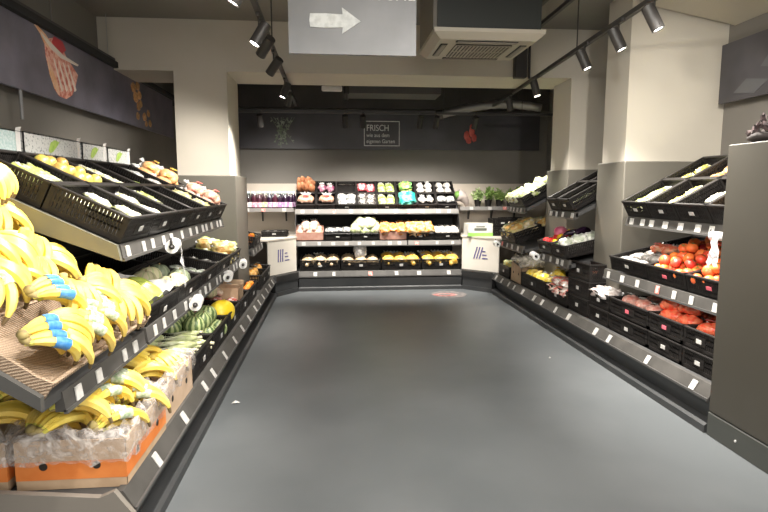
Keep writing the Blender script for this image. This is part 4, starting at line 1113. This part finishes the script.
for (x, y, z) in ((-.1, .3, .17), (.05, .2, .17), (.12, .36, .17)):
    reg('pale garlic net bag lying on the red punnets', B_pink.put(LD['red pack'] @ T((x + .1, y, z + .01)) @ R('Z', rnd(0, 90))), 'garlic bags')
KRAFT = carton_kind('brown_carton', .28, .22, .20, cardboard, None, False, True, True)
KRAFT.put(LD['red pack'] @ T((.15, .06, .06)), 'small brown carton standing in the left lower crate before the corner')
B_orb = bag_kind('net_bag', 'bagged fruit', (.18, .18, .13), (.80, .34, .04), (.78, .5, .2), lumps=8, card='white', rough=.35)
fill(LD['orange bag'], B_orb, 'net bag of oranges on the left lower deck', 3, 2, .60, .56, layers=2, dz=.10, z=.03, rz=(0, 90), rx=10)
fill(LD['garlic carton'], ORG, 'loose orange in the shallow crate before the left column', 6, 1, .60, .13, z=.13, rz=(0, 90))
fill(LD['citrus'], B_orb, 'net bag of oranges in the crate at the left corner', 2, 2, .42, .56, layers=2, dz=.09, z=.03, rz=(0, 90))
M = crate('L', 7.60, -1.05, .805, .595, .405, .17, MT, 'black crate of apples and oranges behind the column', 'crates of the left middle tier')
APL = round_kind('apple', 'apple', .04, mat('apple red', (.55, .07, .04), rough=.25, col2=(.72, .42, .08), scale=8, rnd=.1, pos=(.45, .65)), .9, stem=stem_b)
fill(M, [ORG, APL], 'loose orange or apple in the crate behind the column', 6, 3, .595, .405, layers=2, dz=.07, z=.03)
crate('B', -.93, 8.75, .852, .40, .30, .09, 0, 'shallow black tray on the left corner cabinet ledge', None, card=True)
fill(frame('B', -.93, 8.75, .852), B_dark, 'dark wrapped punnet in the shallow tray on the corner ledge', 3, 2, .40, .30, rz=(-10, 10), marg=.02)

# juice bottles
def bottle_kind(lab, c):
    k = Kind('juice_bottle', 'bottle')
    b = MB(); b.lathe([(.0005, 0), (.036, .002), (.038, .012), (.038, .13), (.036, .15), (.02, .195), (.015, .205), (.015, .222)], 14, caps=False)
    k.part('bottle_body', b, mat('juice ' + lab, c, rough=.12, coat=.5, rnd=.1))
    l_ = MB(); l_.lathe([(.0386, .022), (.0386, .088)], 14, caps=False); k.part('paper_label', l_, {'pink': mat('label pink', (.66, .24, .34), rough=.4, col2=(.75, .66, .66), scale=40), 'white': mat('label white', (.72, .7, .68), rough=.4, col2=(.5, .4, .42), scale=40), 'green': mat('label lime', (.50, .58, .18), rough=.4, col2=(.7, .7, .6), scale=40), 'purple': mat('label purple', (.42, .16, .38), rough=.4, col2=(.66, .55, .66), scale=40)}[lab])
    c_ = MB(); c_.lathe([(.0005, .238), (.016, .238), (.017, .218), (.017, .212)], 14, caps=False); k.part('cap', c_, mat('cap pale teal', (.55, .68, .68), rough=.4))
    return k
random.seed(17)
BOT = {'white': bottle_kind('white', (.02, .008, .012)), 'pink': bottle_kind('pink', (.05, .01, .02)), 'green': bottle_kind('green', (.04, .012, .018)), 'purple': bottle_kind('purple', (.02, .006, .022))}
seq = ['white']*5 + ['pink', 'pink', 'green', 'purple', 'pink', 'purple', 'purple', 'purple']
for j in range(2):
    for i in range(13):
        x = -1.68 + .083*i + (.04 if j else 0)
        reg('dark juice bottle with a %s label, %s wall shelf row' % (seq[i], ('front', 'rear')[j]), BOT[seq[i]].put(T((x, 9.06 + .1*j, 1.287)) @ R('Z', rnd(0, 360)) @ S(1.15)), 'juice bottles on the wall shelf')

# ================================================================== rear wall unit
random.seed(23)
TR_ = 42; ct, st = math.cos(math.radians(TR_)), math.sin(math.radians(TR_))
B_spud = bag_kind('potato_bag', 'bagged potatoes', (.26, .16, .12), (.40, .19, .12), (.58, .38, .28), lumps=18, card='red', rough=.35)
SWP = round_kind('sweet_potato', 'sweet potato', .042, mat('sweet potato skin', (.42, .16, .07), rough=.6, col2=(.52, .24, .12), scale=14, rnd=.12), 1.9, jit=.3, stem=stem_b)
B_ronion = bag_kind('net_bag', 'bagged vegetables', (.14, .14, .09), (.22, .04, .10), (.5, .3, .35), lumps=7, card='white', rough=.35)
B_wpun = punnet_kind('wrapped_punnet', 'punnet', (.13, .11, .07), (.50, .50, .48), (.12, .12, .12), (.05, .05, .05))
B_rpack = punnet_kind('wrapped_punnet', 'punnet', (.12, .12, .08), (.30, .03, .05), (.62, .5, .48), (.3, .03, .04))
B_green = bag_kind('salad_bag', 'bagged salad', (.18, .17, .12), (.12, .38, .10), (.52, .58, .16), card='yellow', jit=.2, scale=16)
B_teal = bag_kind('salad_bag', 'bagged salad', (.22, .2, .14), (.02, .36, .26), (.16, .60, .48), card='green', jit=.25, scale=14)
B_mush = bag_kind('mushroom_bag', 'bagged mushrooms', (.12, .12, .08), (.56, .54, .50), (.42, .38, .34), lumps=14, card=None, rough=.35)
B_gherk = bag_kind('wrapped_vegetable_pack', 'packed vegetables', (.11, .18, .06), (.20, .26, .06), (.42, .46, .22), card='white')
cells = {0: [(B_spud, 1, 1, 'reddish potato bag'), (SWP, 3, 2, 'sweet potato')], 1: [(B_spud, 1, 1, 'pinkish potato bag'), (B_ronion, 2, 1, 'red onion net bag')],
         2: [(B_wpun, 2, 2, 'white wrapped punnet'), None], 3: [(B_dark, 2, 2, 'dark labelled punnet'), (B_rpack, 2, 1, 'red wrapped pack')],
         4: [(B_gherk, 2, 1, 'green vegetable pack'), (B_gherk, 2, 1, 'green vegetable pack')], 5: [(B_teal, 1, 1, 'teal green salad bag'), (B_green, 1, 1, 'yellow green salad bag')],
         6: [(B_mush, 2, 1, 'white garlic bag'), (B_mush, 2, 2, 'white mushroom bag')], 7: [(B_wpun, 2, 1, 'grey wrapped punnet'), (B_mush, 2, 2, 'white mushroom bag')]}
WHO = ['first', 'second', 'third', 'fourth', 'fifth', 'sixth', 'seventh', 'eighth']
for j in range(2):
    for i in range(8):
        x = -.60 + .327*(i + .5)
        M = crate('B', x, 8.945 + .285*ct*j, 1.275 + .285*st*j, .318, .28, .105, TR_, 'black crate in the %s row of the rear upper tier, %s from the left' % (('lower', 'upper')[j], WHO[i]), 'crates of the rear upper tier', card=(i in (2, 4, 6, 7)))
        c = cells[i][j]
        if c: fill(M, c[0], '%s, %s crate of the rear upper tier %s row' % (c[3], WHO[i], ('lower', 'upper')[j]), c[1], c[2], .318, .28, rz=(-15, 15), marg=.02, z=.035, layers=2 if c[0] is SWP else 1, rx=10, sc=(1.15, 1.3))
# middle tier: six open boxes
pinkc = mat('carton pinkish', (.48, .24, .18), rough=.7, col2=(.55, .32, .25), scale=12)
B_pinkp = bag_kind('potato_bag', 'bagged potatoes', (.15, .16, .11), (.54, .30, .22), (.66, .48, .40), lumps=16, card=None, rough=.3)
B_carr = bag_kind('carrot_bag', 'bagged carrots', (.13, .18, .12), (.70, .20, .03), (.62, .36, .16), card=None, jit=.25, scale=16)
B_orbag = bag_kind('carrot_bag', 'bagged carrots', (.16, .18, .13), (.70, .28, .04), (.62, .46, .26), card=None, jit=.25, scale=14)
B_tan = bag_kind('potato_bag', 'bagged potatoes', (.20, .2, .13), (.48, .33, .18), (.60, .46, .30), lumps=20, card=None, rough=.35)
B_yel = bag_kind('potato_bag', 'bagged potatoes', (.21, .2, .15), (.70, .36, .03), (.66, .45, .12), lumps=20, card=None, rough=.35)
OPENB = carton_kind('open_carton', .43, .36, .13, pinkc)
MTR = 15
for i, (kd, nx, ny, ds, ly) in enumerate(((B_pinkp, 3, 2, 'pinkish potato bag in the leftmost carton of the rear shelf', 2), (B_wpun, 3, 1, 'white punnet in the low second crate of the rear middle tier', 1), (CAU, 3, 2, 'pale lettuce head in the rear middle tier', 2),
                               (B_carr, 3, 2, 'orange carrot bag, fourth box of the rear middle tier', 1), (B_orbag, 3, 2, 'orange and white bag, fifth crate of the rear middle tier', 1), (B_mush, 4, 2, 'white bag, rightmost crate of the rear middle tier', 1))):
    x = -.60 + .445*(i + .5)
    lab = '%s of the rear middle tier, %s from the left' % ('open carton' if i in (0, 3) else 'black crate', WHO[i])
    if i in (0, 3):
        M = frame('B', x, 8.80, .79, MTR); OPENB.put(M, 'pinkish ' + lab)
    else:
        M = crate('B', x, 8.80, .79, .43, .36, .11, MTR, lab, 'crates of the rear middle tier')
    fill(M, kd, ds, nx, ny, .43, .36, rz=(-15, 15), marg=.02, z=.05, layers=ly, dz=.07, rx=8, sc=(1.2, 1.4))
for i, (kd, ds) in enumerate(((B_tan, 'tan potato bag in the first crate of the rear lower deck'), (B_tan, 'tan potato bag in the second crate of the rear lower deck'), (B_yel, 'golden potato bag in the third crate of the rear lower deck'), (B_yel, 'yellow potato bag in the rightmost crate of the rear lower deck'))):
    x = -.54 + .648*(i + .5)
    M = crate('B', x, 8.70, .302, .63, .42, .18, 6, 'black crate of the rear lower deck, %s from the left' % WHO[i], 'crates of the rear lower deck')
    fill(M, kd, ds, 3, 2, .63, .42, rz=(-20, 20), marg=.02, z=.06, rx=8, sc=(1.25, 1.45))
HANGBAG = Kind('clear_bag', 'plastic bag')
b = MB(); b.ball((0, 0, .13), (.10, .06, .14), 14, 9, ex=.7, jit=.4, seed=4); HANGBAG.part('film', b, film('bag film', a=.62))
b = MB(); b.ball((.0, .0, .26), (.03, .03, .03), 8, 5, jit=.4); HANGBAG.part('knot', b, MATS['bag film'])
HANGBAG.put(T((.43, 8.84, .50)), 'clear plastic bag standing on the tan potato bags of the rear deck')

# ledge goods on the right corner cabinet
GW = Kind('vegetable_carton', 'box')
b = MB(); b.box((-.20, 0, 0), (.20, .30, .008))
for a_, e_ in (((-.20, 0, 0), (.20, .008, .20)), ((-.20, .292, 0), (.20, .30, .20)), ((-.20, 0, 0), (-.192, .3, .20)), ((.192, 0, 0), (.20, .3, .20))): b.box(a_, e_)
GW.part('carton_body', b, mat('carton white', (.72, .71, .66), rough=.5, col2=(.6, .6, .54), scale=12), False)
GW.part('printed_band', MB().box((-.202, -.002, 0), (.202, .0, .055)), mat('carton lime print', (.30, .60, .12), rough=.5), False)
GW.part('printed_mark', MB().box((-.10, -.003, .09), (.10, 0, .13)), mat('print dark', (.12, .13, .11), rough=.6), False)
GW.part('printed_mark', MB().box((-.07, -.003, .145), (.07, 0, .16)), MATS['print dark'], False)
M = frame('B', 2.33, 8.56, .852); GW.put(M, 'white and lime green vegetable carton on the right corner cabinet')
fill(M, B_mush, 'white mushroom bag in the lime green carton', 3, 2, .40, .30, z=.10, rz=(-20, 20), marg=.02)
M = frame('B', 3.07, 8.56, .852); GW.put(M, 'second white and lime green carton behind the black crates')
for k in range(2):
    M = crate('B', 2.70, 8.60, .852 + .14*k, .32, .28, .135, 0, '%s black crate stacked beside the lime green carton' % ('lower', 'upper')[k], None)
for k in range(2):
    M = crate('B', 3.0, 8.88, .852 + .135*k + .005, .40, .30, .13, 0, 'black stacked crate behind the corner cabinet goods, %s from below' % WHO[k], None)
fill(M, B_dark, 'dark punnet in the topmost corner stack crate', 3, 2, .40, .30, rz=(-15, 15), marg=.02)

# potted herbs
def herb_kind(seed, c1, c2, hgt=.26, rad=.11):
    random.seed(seed); k = Kind('potted_herb', 'plant')
    b = MB(); b.lathe([(.0005, 0), (.042, 0), (.056, .10), (.060, .102), (.060, .112), (.052, .112), (.05, .10), (.0005, .098)], 16, caps=False); k.part('pot', b, black_plastic, 'auto')
    f = MB(); s_ = MB()
    for i in range(40):
        a = rnd(0, 2*PI); q = rnd(0, 1.1)*rad; h_ = .11 + hgt*rnd(.45, 1)*(1 - .35*(q/rad)**2)
        tip = Vector((q*math.cos(a), q*math.sin(a), h_)); ba = Vector((tip.x*.3, tip.y*.3, .09))
        s_.tube([ba, (ba+tip)/2 + Vector((tip.x*.1, tip.y*.1, .02)), tip], .002, 4)
        for l in range(12):
            p = ba.lerp(tip, rnd(.3, 1)); ln = rnd(.03, .06)
            Ml = T(p) @ R('Z', rnd(0, 360)) @ R('X', rnd(-40, 60))
            f.add([(0, 0, 0), (ln*.35, ln*.45, .004), (0, ln, -.004), (-ln*.35, ln*.45, .004)], [(0, 1, 2, 3)], 0, Ml)
    k.part('stems', s_, stem_g); k.part('foliage', f, mat('herb leaf %d' % seed, c1, rough=.5, col2=c2, scale=30, rnd=.1), False)
    return k
HB = [herb_kind(51, (.26, .42, .10), (.46, .58, .22), .20, .09), herb_kind(52, (.34, .48, .18), (.58, .66, .38), .19, .10), herb_kind(53, (.20, .36, .08), (.38, .52, .17), .24, .09)]
random.seed(29)
for i, x in enumerate((2.42, 2.60, 2.79, 2.97, 3.14)):
    reg('leafy green herb in a black pot on the rear wall shelf', HB[(i + 1) % 3].put(T((x, 9.10, 1.302)) @ R('Z', rnd(0, 360)) @ S(1.05)), 'potted herbs')
W_ = Kind('wrapped_posy', 'plant')
b = MB(); b.tube([(0, 0, .0), (-.02, 0, .07), (-.07, 0, .14), (-.14, 0, .16)], [.03, .045, .075, .09], 14, caps=True); W_.part('paper_wrap', b, mat('wrap taupe', (.26, .22, .20), rough=.6, col2=(.34, .3, .27), scale=12))
b = MB(); b.ball((-.15, 0, .16), (.04, .07, .06), 10, 6, jit=.5); W_.part('foliage', b, stem_g)
W_.put(T((2.24, 9.08, 1.302)) @ S(1.2), 'taupe paper wrapped posy at the left end of the herb shelf')
for i in range(2):
    o = Kind('herb_tray', 'tray')
    b = MB(); b.box((-.22, -.08, 0), (.22, .08, .006))
    for s_ in (-1, 1): b.box((-.22, s_*.08-.004, 0), (.22, s_*.08+.004, .05)); b.box((s_*.22-.004, -.08, 0), (s_*.22+.004, .08, .05))
    o.part('tray_body', b, black_plastic, False)
    # trays stand under the two pairs of pots in front of the wall

# ================================================================== right side
random.seed(31)
MA = 12
# shelf A upper: four columns, two rows
BP_y = bag_kind('wrapped_vegetable_pack', 'packed vegetables', (.09, .15, .06), (.55, .50, .08), (.6, .57, .3), card='white', jit=.25)
BP_o = bag_kind('wrapped_vegetable_pack', 'packed vegetables', (.10, .15, .06), (.46, .22, .07), (.6, .42, .2), card='white')
BP_d = bag_kind('wrapped_vegetable_pack', 'packed vegetables', (.10, .14, .06), (.12, .12, .13), (.45, .45, .46), card='white')
gA = {0: [(B_leek, 2, 2, 'yellow green pack'), (BP_y, 2, 2, 'yellow pack')], 1: [(BP_y, 1, 2, 'small yellow pack'), (BP_o, 2, 2, 'brownish pack')], 2: [(B_white, 1, 1, 'lone white pack'), (B_white, 2, 2, 'white pack')], 3: [(BP_o, 2, 2, 'reddish brown pack'), (BP_d, 2, 2, 'dark pack')]}
TA = 28
for j in range(2):
    for i in range(4):
        y = 4.65 - .185 - .37*i
        M = crate('R', y, 2.595 + .42*math.cos(math.radians(TA))*j, 1.362 + .42*math.sin(math.radians(TA))*j, .362, .41, .15, TA, 'black slotted crate above the tomatoes, %s row, %s from the column' % (('front', 'rear')[j], WHO[i]), 'crates above the tomatoes')
        kk, nx, ny, ds = gA[i][j]
        fill(M, kk, '%s above the tomatoes, %s row, %s crate from the column' % (ds, ('front', 'rear')[j], WHO[i]), nx, ny, .362, .41, rz=(-20, 20), marg=.03, drop=.1, rx=6, z=.05, sc=(.9, 1.1))
# shelf A middle: silver packs, two tomato crates
MAf = lambda y, j=0: (y, 2.575 + .46*j, .862 + .09*j)
B_silv = punnet_kind('wrapped_punnet', 'punnet', (.14, .12, .06), (.55, .53, .50), (.25, .22, .2), (.3, .28, .26), 'white')
B_redp = bag_kind('net_bag', 'bagged vegetables', (.20, .14, .08), (.60, .12, .05), (.6, .3, .18), lumps=7, card='red', rough=.3)
M = crate('R', 4.555, *MAf(4.555)[1:], .595, .44, .13, MA, 'black crate of silvery packs left of the loose tomatoes', 'crates of the tomato shelf')
fill(M, B_silv, 'silvery wrapped punnet in the crate beside the loose tomatoes', 4, 3, .60, .44, z=.05, rz=(-20, 20), drop=.1, marg=.03)
for x in (-.05, .1): reg('red net bag lying on the silvery punnets', B_redp.put(M @ T((x, .34, .12)) @ R('Z', 20)), 'red bags')
M = crate('R', 4.555, *MAf(4.555, 1)[1:], .60, .36, .15, MA, 'black crate behind the silvery packs on the tomato shelf', 'crates of the tomato shelf', card=False)
for q, (y, w_) in enumerate(((4.00, .50), (3.49, .50))):
    M = crate('R', y, *MAf(y)[1:], w_, .60, .13, MA, '%s black crate of loose tomatoes on the middle tier' % ('left', 'right')[q], 'crates of the tomato shelf', red=True)
    for l in range(3):
        ny = 6 - l; nx = 5 - l
        for j in range(ny):
            for i in range(nx):
                if l == 2 and (j < 1 or (i + j + q) % 3 == 0): continue
                x = -w_/2 + .07 + (w_ - .14)*(i + .5*l)/(4) + rnd(-.008, .008); yy = .06 + .088*(j + .5*l) + rnd(-.008, .008)
                zz = .072 + .062*l + (.02*j*.5 if l else 0)
                reg('red tomato in the %s loose tomato crate' % ('left', 'right')[q], TOM.put(M @ T((x, yy, zz)) @ R('Z', rnd(0, 360)) @ R('X', rnd(-60, 60)) @ R('Y', rnd(-40, 40)) @ T((0, 0, -.034)) @ T((0, 0, .034)) @ S(rnd(1.0, 1.16))), 'loose tomatoes')
ROLLB.put(T((2.57, 3.44, 1.285)) @ R('Z', 5) @ S(.72), 'white plastic bag roll hanging below the crates above the tomatoes')
# shelf A lower: stacks of two crates
random.seed(37)
B_net = bag_kind('net_bag', 'bagged tomatoes', (.24, .18, .13), (.80, .085, .04), (.82, .20, .10), lumps=11, card='red', rough=.25)
B_net2 = bag_kind('net_bag', 'bagged tomatoes', (.20, .17, .11), (.76, .26, .20), (.80, .46, .38), lumps=9, card='white', rough=.3)
B_wclear = bag_kind('clear_vegetable_bag', 'bagged vegetables', (.2, .18, .10), (.60, .50, .46), (.72, .68, .66), card='white', jit=.3, scale=10)
stk = [(5.025, .39, 'clear bag', B_wclear, 2, 2), (4.50, .63, 'pinkish bag', B_net2, 3, 2), (3.955, .44, 'red net', B_net, 2, 2), (3.545, .36, 'far red net', B_net, 2, 2), (3.32, .02, 'hidden end', None, 0, 0)]
for si, (y, w_, nm, kk, nx, ny) in enumerate(stk):
    for l in range(2):
        if nm == 'hidden end': continue
        M = crate('R', y, 2.555, .302 + .156*l, w_, .50 if si else .175, .152, 0, '%s black crate of the lower deck stack, %s stack from the tall crate tower' % (('bottom', 'upper')[l], WHO[si]), 'stacked crates below the tomatoes', red=(l == 1 and si in (1, 2)))
    if kk:
        fill(M, kk, '%s in the %s stack from the crate tower' % ({0: 'clear vegetable bag', 1: 'pinkish net bag', 2: 'red tomato net bag', 3: 'red tomato net bag'}[si], WHO[si]), nx, ny if si else 1, w_, .50 if si else .175, z=.085, rz=(-35, 35), marg=.02, rx=8)
for (x, y, z, rz) in ((.02, .16, .19, 20), (-.14, .30, .20, -30), (.12, .36, .20, 60), (.0, .28, .27, 10), (-.17, .14, .18, 50)):
    reg('red tomato net bag heaped on top of the stacked crates', B_net.put(frame('R', 3.9, 2.555, .458) @ T((x, y, z)) @ R('Z', rz)), 'heaped tomato nets')
# tall crate tower
for l in range(3):
    M = crate('R', 5.48, 2.55, .302 + .183*l, .49, .175, .179, 0, '%s crate of the tall black crate tower in front of the pepper shelf' % ('lowest', 'middle', 'top')[l], 'tall crate tower')
fill(M, B_redp, 'red and white pack in the top crate of the tall tower', 2, 1, .47, .18, z=.05, rz=(-10, 10))
# shelf B upper
for j in range(2):
    for i in range(2):
        y = 6.20 - .15 - .305*i
        M = crate('R', y, 2.525 + .42*math.cos(math.radians(TA))*j, 1.362 + .42*math.sin(math.radians(TA))*j, .292, .41, .15, TA, 'black crate above the peppers, %s row, %s from the farther column' % (('front', 'rear')[j], WHO[i]), 'crates above the peppers')
        if j == 0: fill(M, B_white, 'white pack in the front %s crate above the peppers' % ('farther', 'nearer')[i], 1, 2, .292, .41, rz=(-20, 20), drop=.0)
# shelf B middle: peppers, aubergines, cabbages, salad packs
B_herbp = bag_kind('salad_bag', 'bagged salad', (.13, .16, .09), (.42, .46, .36), (.74, .74, .70), card='white', jit=.2, scale=22)
Mb = [crate('R', 6.16, 2.455, .865, .38, .50, .14, MA, 'black crate of peppers and aubergines at the farther column', 'crates of the pepper shelf'),
      crate('R', 5.76, 2.455, .865, .38, .50, .14, MA, 'black crate of salad bags beside the peppers', 'crates of the pepper shelf')]
for (x, y, z, k_, ds, sc) in ((-.12, .08, .06, PEP['red'], 'red bell pepper', 1), (-.03, .10, .06, PEP['red'], 'red bell pepper', 1), (.08, .09, .06, PEP['yellow'], 'yellow bell pepper', 1), (-.1, .2, .07, PEP['red'], 'red bell pepper', 1.05), (.0, .22, .08, PEP['yellow'], 'yellow bell pepper', 1), (.1, .21, .07, PEP['red'], 'red bell pepper', 1),
                          (-.12, .36, .08, PEP['yellow'], 'yellow bell pepper', 1.1), (-.02, .37, .09, PEP['yellow'], 'yellow bell pepper', 1.1)):
    reg(ds + ' in the crate by the farther column', k_.put(Mb[0] @ T((x, y, z)) @ R('Z', rnd(0, 360)) @ R('X', rnd(-40, 40)) @ S(sc)), 'peppers')
o = CAB.put(Mb[0] @ T((-.11, .26, .11)) @ S(.9)); o['label'] = 'round pinkish red cabbage on the peppers'
for (x, y, z, rz) in ((.12, .40, .10, 20), (.14, .30, .09, -15), (.15, .14, .05, 30)):
    reg('shiny black aubergine in the pepper crate', AUB.put(Mb[0] @ T((x, y + .1, z)) @ R('Z', rz)), 'aubergines')
fill(Mb[1], B_herbp, 'pale salad bag in the crate beside the peppers', 2, 3, .38, .50, layers=2, dz=.07, z=.03, rz=(-25, 25), marg=.03, rx=10)
# shelf C upper and middle
for j in range(2):
    M = crate('R', 7.285, 2.485 + .42*math.cos(math.radians(TA))*j, 1.362 + .42*math.sin(math.radians(TA))*j, .60, .41, .14, TA, 'black lettuce crate, %s row behind the farther column' % ('front', 'rear')[j], 'lettuce crates')
    fill(M, [CAU, B_salg] if j == 0 else [B_herbp, CAU], 'pale lettuce or salad pack in the %s lettuce crate' % ('front', 'rear')[j], 4, 3, .60, .41, z=.05, rz=(0, 360), marg=.02)
B_veg = bag_kind('salad_bag', 'bagged salad', (.15, .17, .11), (.56, .44, .22), (.74, .70, .56), card='green', jit=.2, scale=16)
for j in range(2):
    M = crate('R', 7.52, 2.455 + .42*j, .862 + .085*j, .62, .41, .15, MA + 6, 'black crate of bagged vegetables, %s row of the tier under the lettuces' % ('front', 'rear')[j], 'crates under the lettuces')
    fill(M, [B_veg, B_sal], 'bagged vegetables in the %s crate under the lettuces' % ('front', 'rear')[j], 4, 2, .62, .41, z=.05, layers=2, dz=.07, rz=(-30, 30), marg=.02, rx=10)
# lower deck B, C
B_flow = bag_kind('flower_bag', 'flowers', (.15, .16, .16), (.72, .55, .14), (.56, .62, .36), card='white', jit=.3, scale=20)
B_ymesh = bag_kind('net_bag', 'bagged fruit', (.18, .18, .14), (.82, .58, .03), (.84, .68, .2), lumps=8, card='yellow', rough=.3)
B_rstr = bag_kind('wrapped_vegetable_pack', 'packed vegetables', (.14, .24, .09), (.66, .18, .14), (.78, .72, .66), card='white', jit=.2, scale=20)
M = crate('R', 7.93, 2.53, .302, .48, .42, .17, 0, 'black crate of yellow bagged goods at the right corner of the deck', 'crates of the right lower deck')
fill(M, B_flow, 'yellow and green bag in the right corner crate', 3, 2, .46, .42, z=.05, rz=(-30, 30), marg=.02, layers=1)
TAN = carton_kind('brown_carton', .42, .50, .27, cardboard, None, True)
M = frame('R', 7.42, 2.54, .302); TAN.put(M, 'brown carton with a big clear bag on the right lower deck')
k = Kind('plastic_bag', 'plastic bag')
b = MB(); b.ball((.10, .22, .30), (.40, .26, .10), 22, 10, ex=.7, jit=.5, seed=9); k.part('film', b, film('grey film', (.62, .58, .50), .72))
k.put(M @ T((0, 0, .02)), 'large crumpled clear bag draped over the brown carton and crate')
B_leekb = bag_kind('leek_bundle', 'vegetables', (.16, .36, .10), (.60, .58, .34), (.74, .70, .5), card=None, jit=.2, seal=False)
for q in range(2): reg('pale leek bundle inside the clear bag', B_leekb.put(M @ T((.10 - .2*q, .22, .25)) @ R('Z', 80)), 'leek bundles')
for i, (y, nm) in enumerate(((6.755, 'farther'), (6.0, 'nearer'))):
    M = crate('R', y, 2.535, .302, .86 if i == 0 else .62, .22 if i == 0 else .42, .185, 0, '%s black crate of yellow and red bags on the right lower deck' % nm, 'crates of the right lower deck')
    fill(M, B_ymesh if i == 0 else [B_rstr], ('yellow net bag in the %s crate' if i == 0 else 'red striped pack in the %s crate') % nm + ' of the lower deck', 4 if i == 0 else 3, 1 if i == 0 else 2, .86 if i == 0 else .62, .22 if i == 0 else .42, z=.10, rz=(-30, 30), marg=.02, layers=1 + (i == 1), dz=.08, rx=10, sc=(1.1, 1.25))
reg('yellow net bag lying on the striped packs', B_ymesh.put(frame('R', 6.0, 2.535, .302) @ T((-.22, .12, .24))), 'yellow net bags')
ROLL.put(T((2.42, 6.42, .80)) @ R('Z', -8), 'white bag roll on the pepper shelf rail at the farther column')
ROLL.put(T((2.40, 7.9, .80)) @ R('Z', -8), 'white bag roll on the rail under the lettuces')

# ================================================================== floor scraps
s_ = thing('floor_sticker', 'round faded red and white floor sticker near the rear shelf', 'sticker', (1.75, 8.15, 0))
b = MB(); b.lathe([(.0005, .0025), (.27, .0025)], 36, caps=False, M=T((1.75, 8.15, 0))); b.build('sticker_disc', mat('sticker grey white', (.13, .125, .125), rough=.5, col2=(.26, .23, .22), scale=14), s_)
b = MB(); b.lathe([(.10, .0035), (.19, .0035)], 30, caps=False, M=T((1.68, 8.12, 0)), sy=.6); b.build('sticker_mark', mat('sticker red', (.42, .08, .07), rough=.5, col2=(.45, .3, .28), scale=14), s_)
def scrap(x, y, s, label):
    t = MB(); t.add([(x, y, .004), (x+.03*s, y-.02*s, .012), (x+.07*s, y+.01*s, .005), (x+.03*s, y+.015*s, .02), (x+.02*s, y+.05*s, .004)], [(0, 1, 3), (1, 2, 3), (2, 4, 3), (4, 0, 3), (0, 4, 2, 1)])
    o = t.build('paper_scrap', paper_white); tag(o, label, 'litter')
scrap(-.78, 4.05, 1, 'small white paper scrap on the floor beside the banana side kerb')
scrap(2.02, 4.9, .4, 'tiny pale speck of litter on the floor near the tomato side kerb')

label_all()
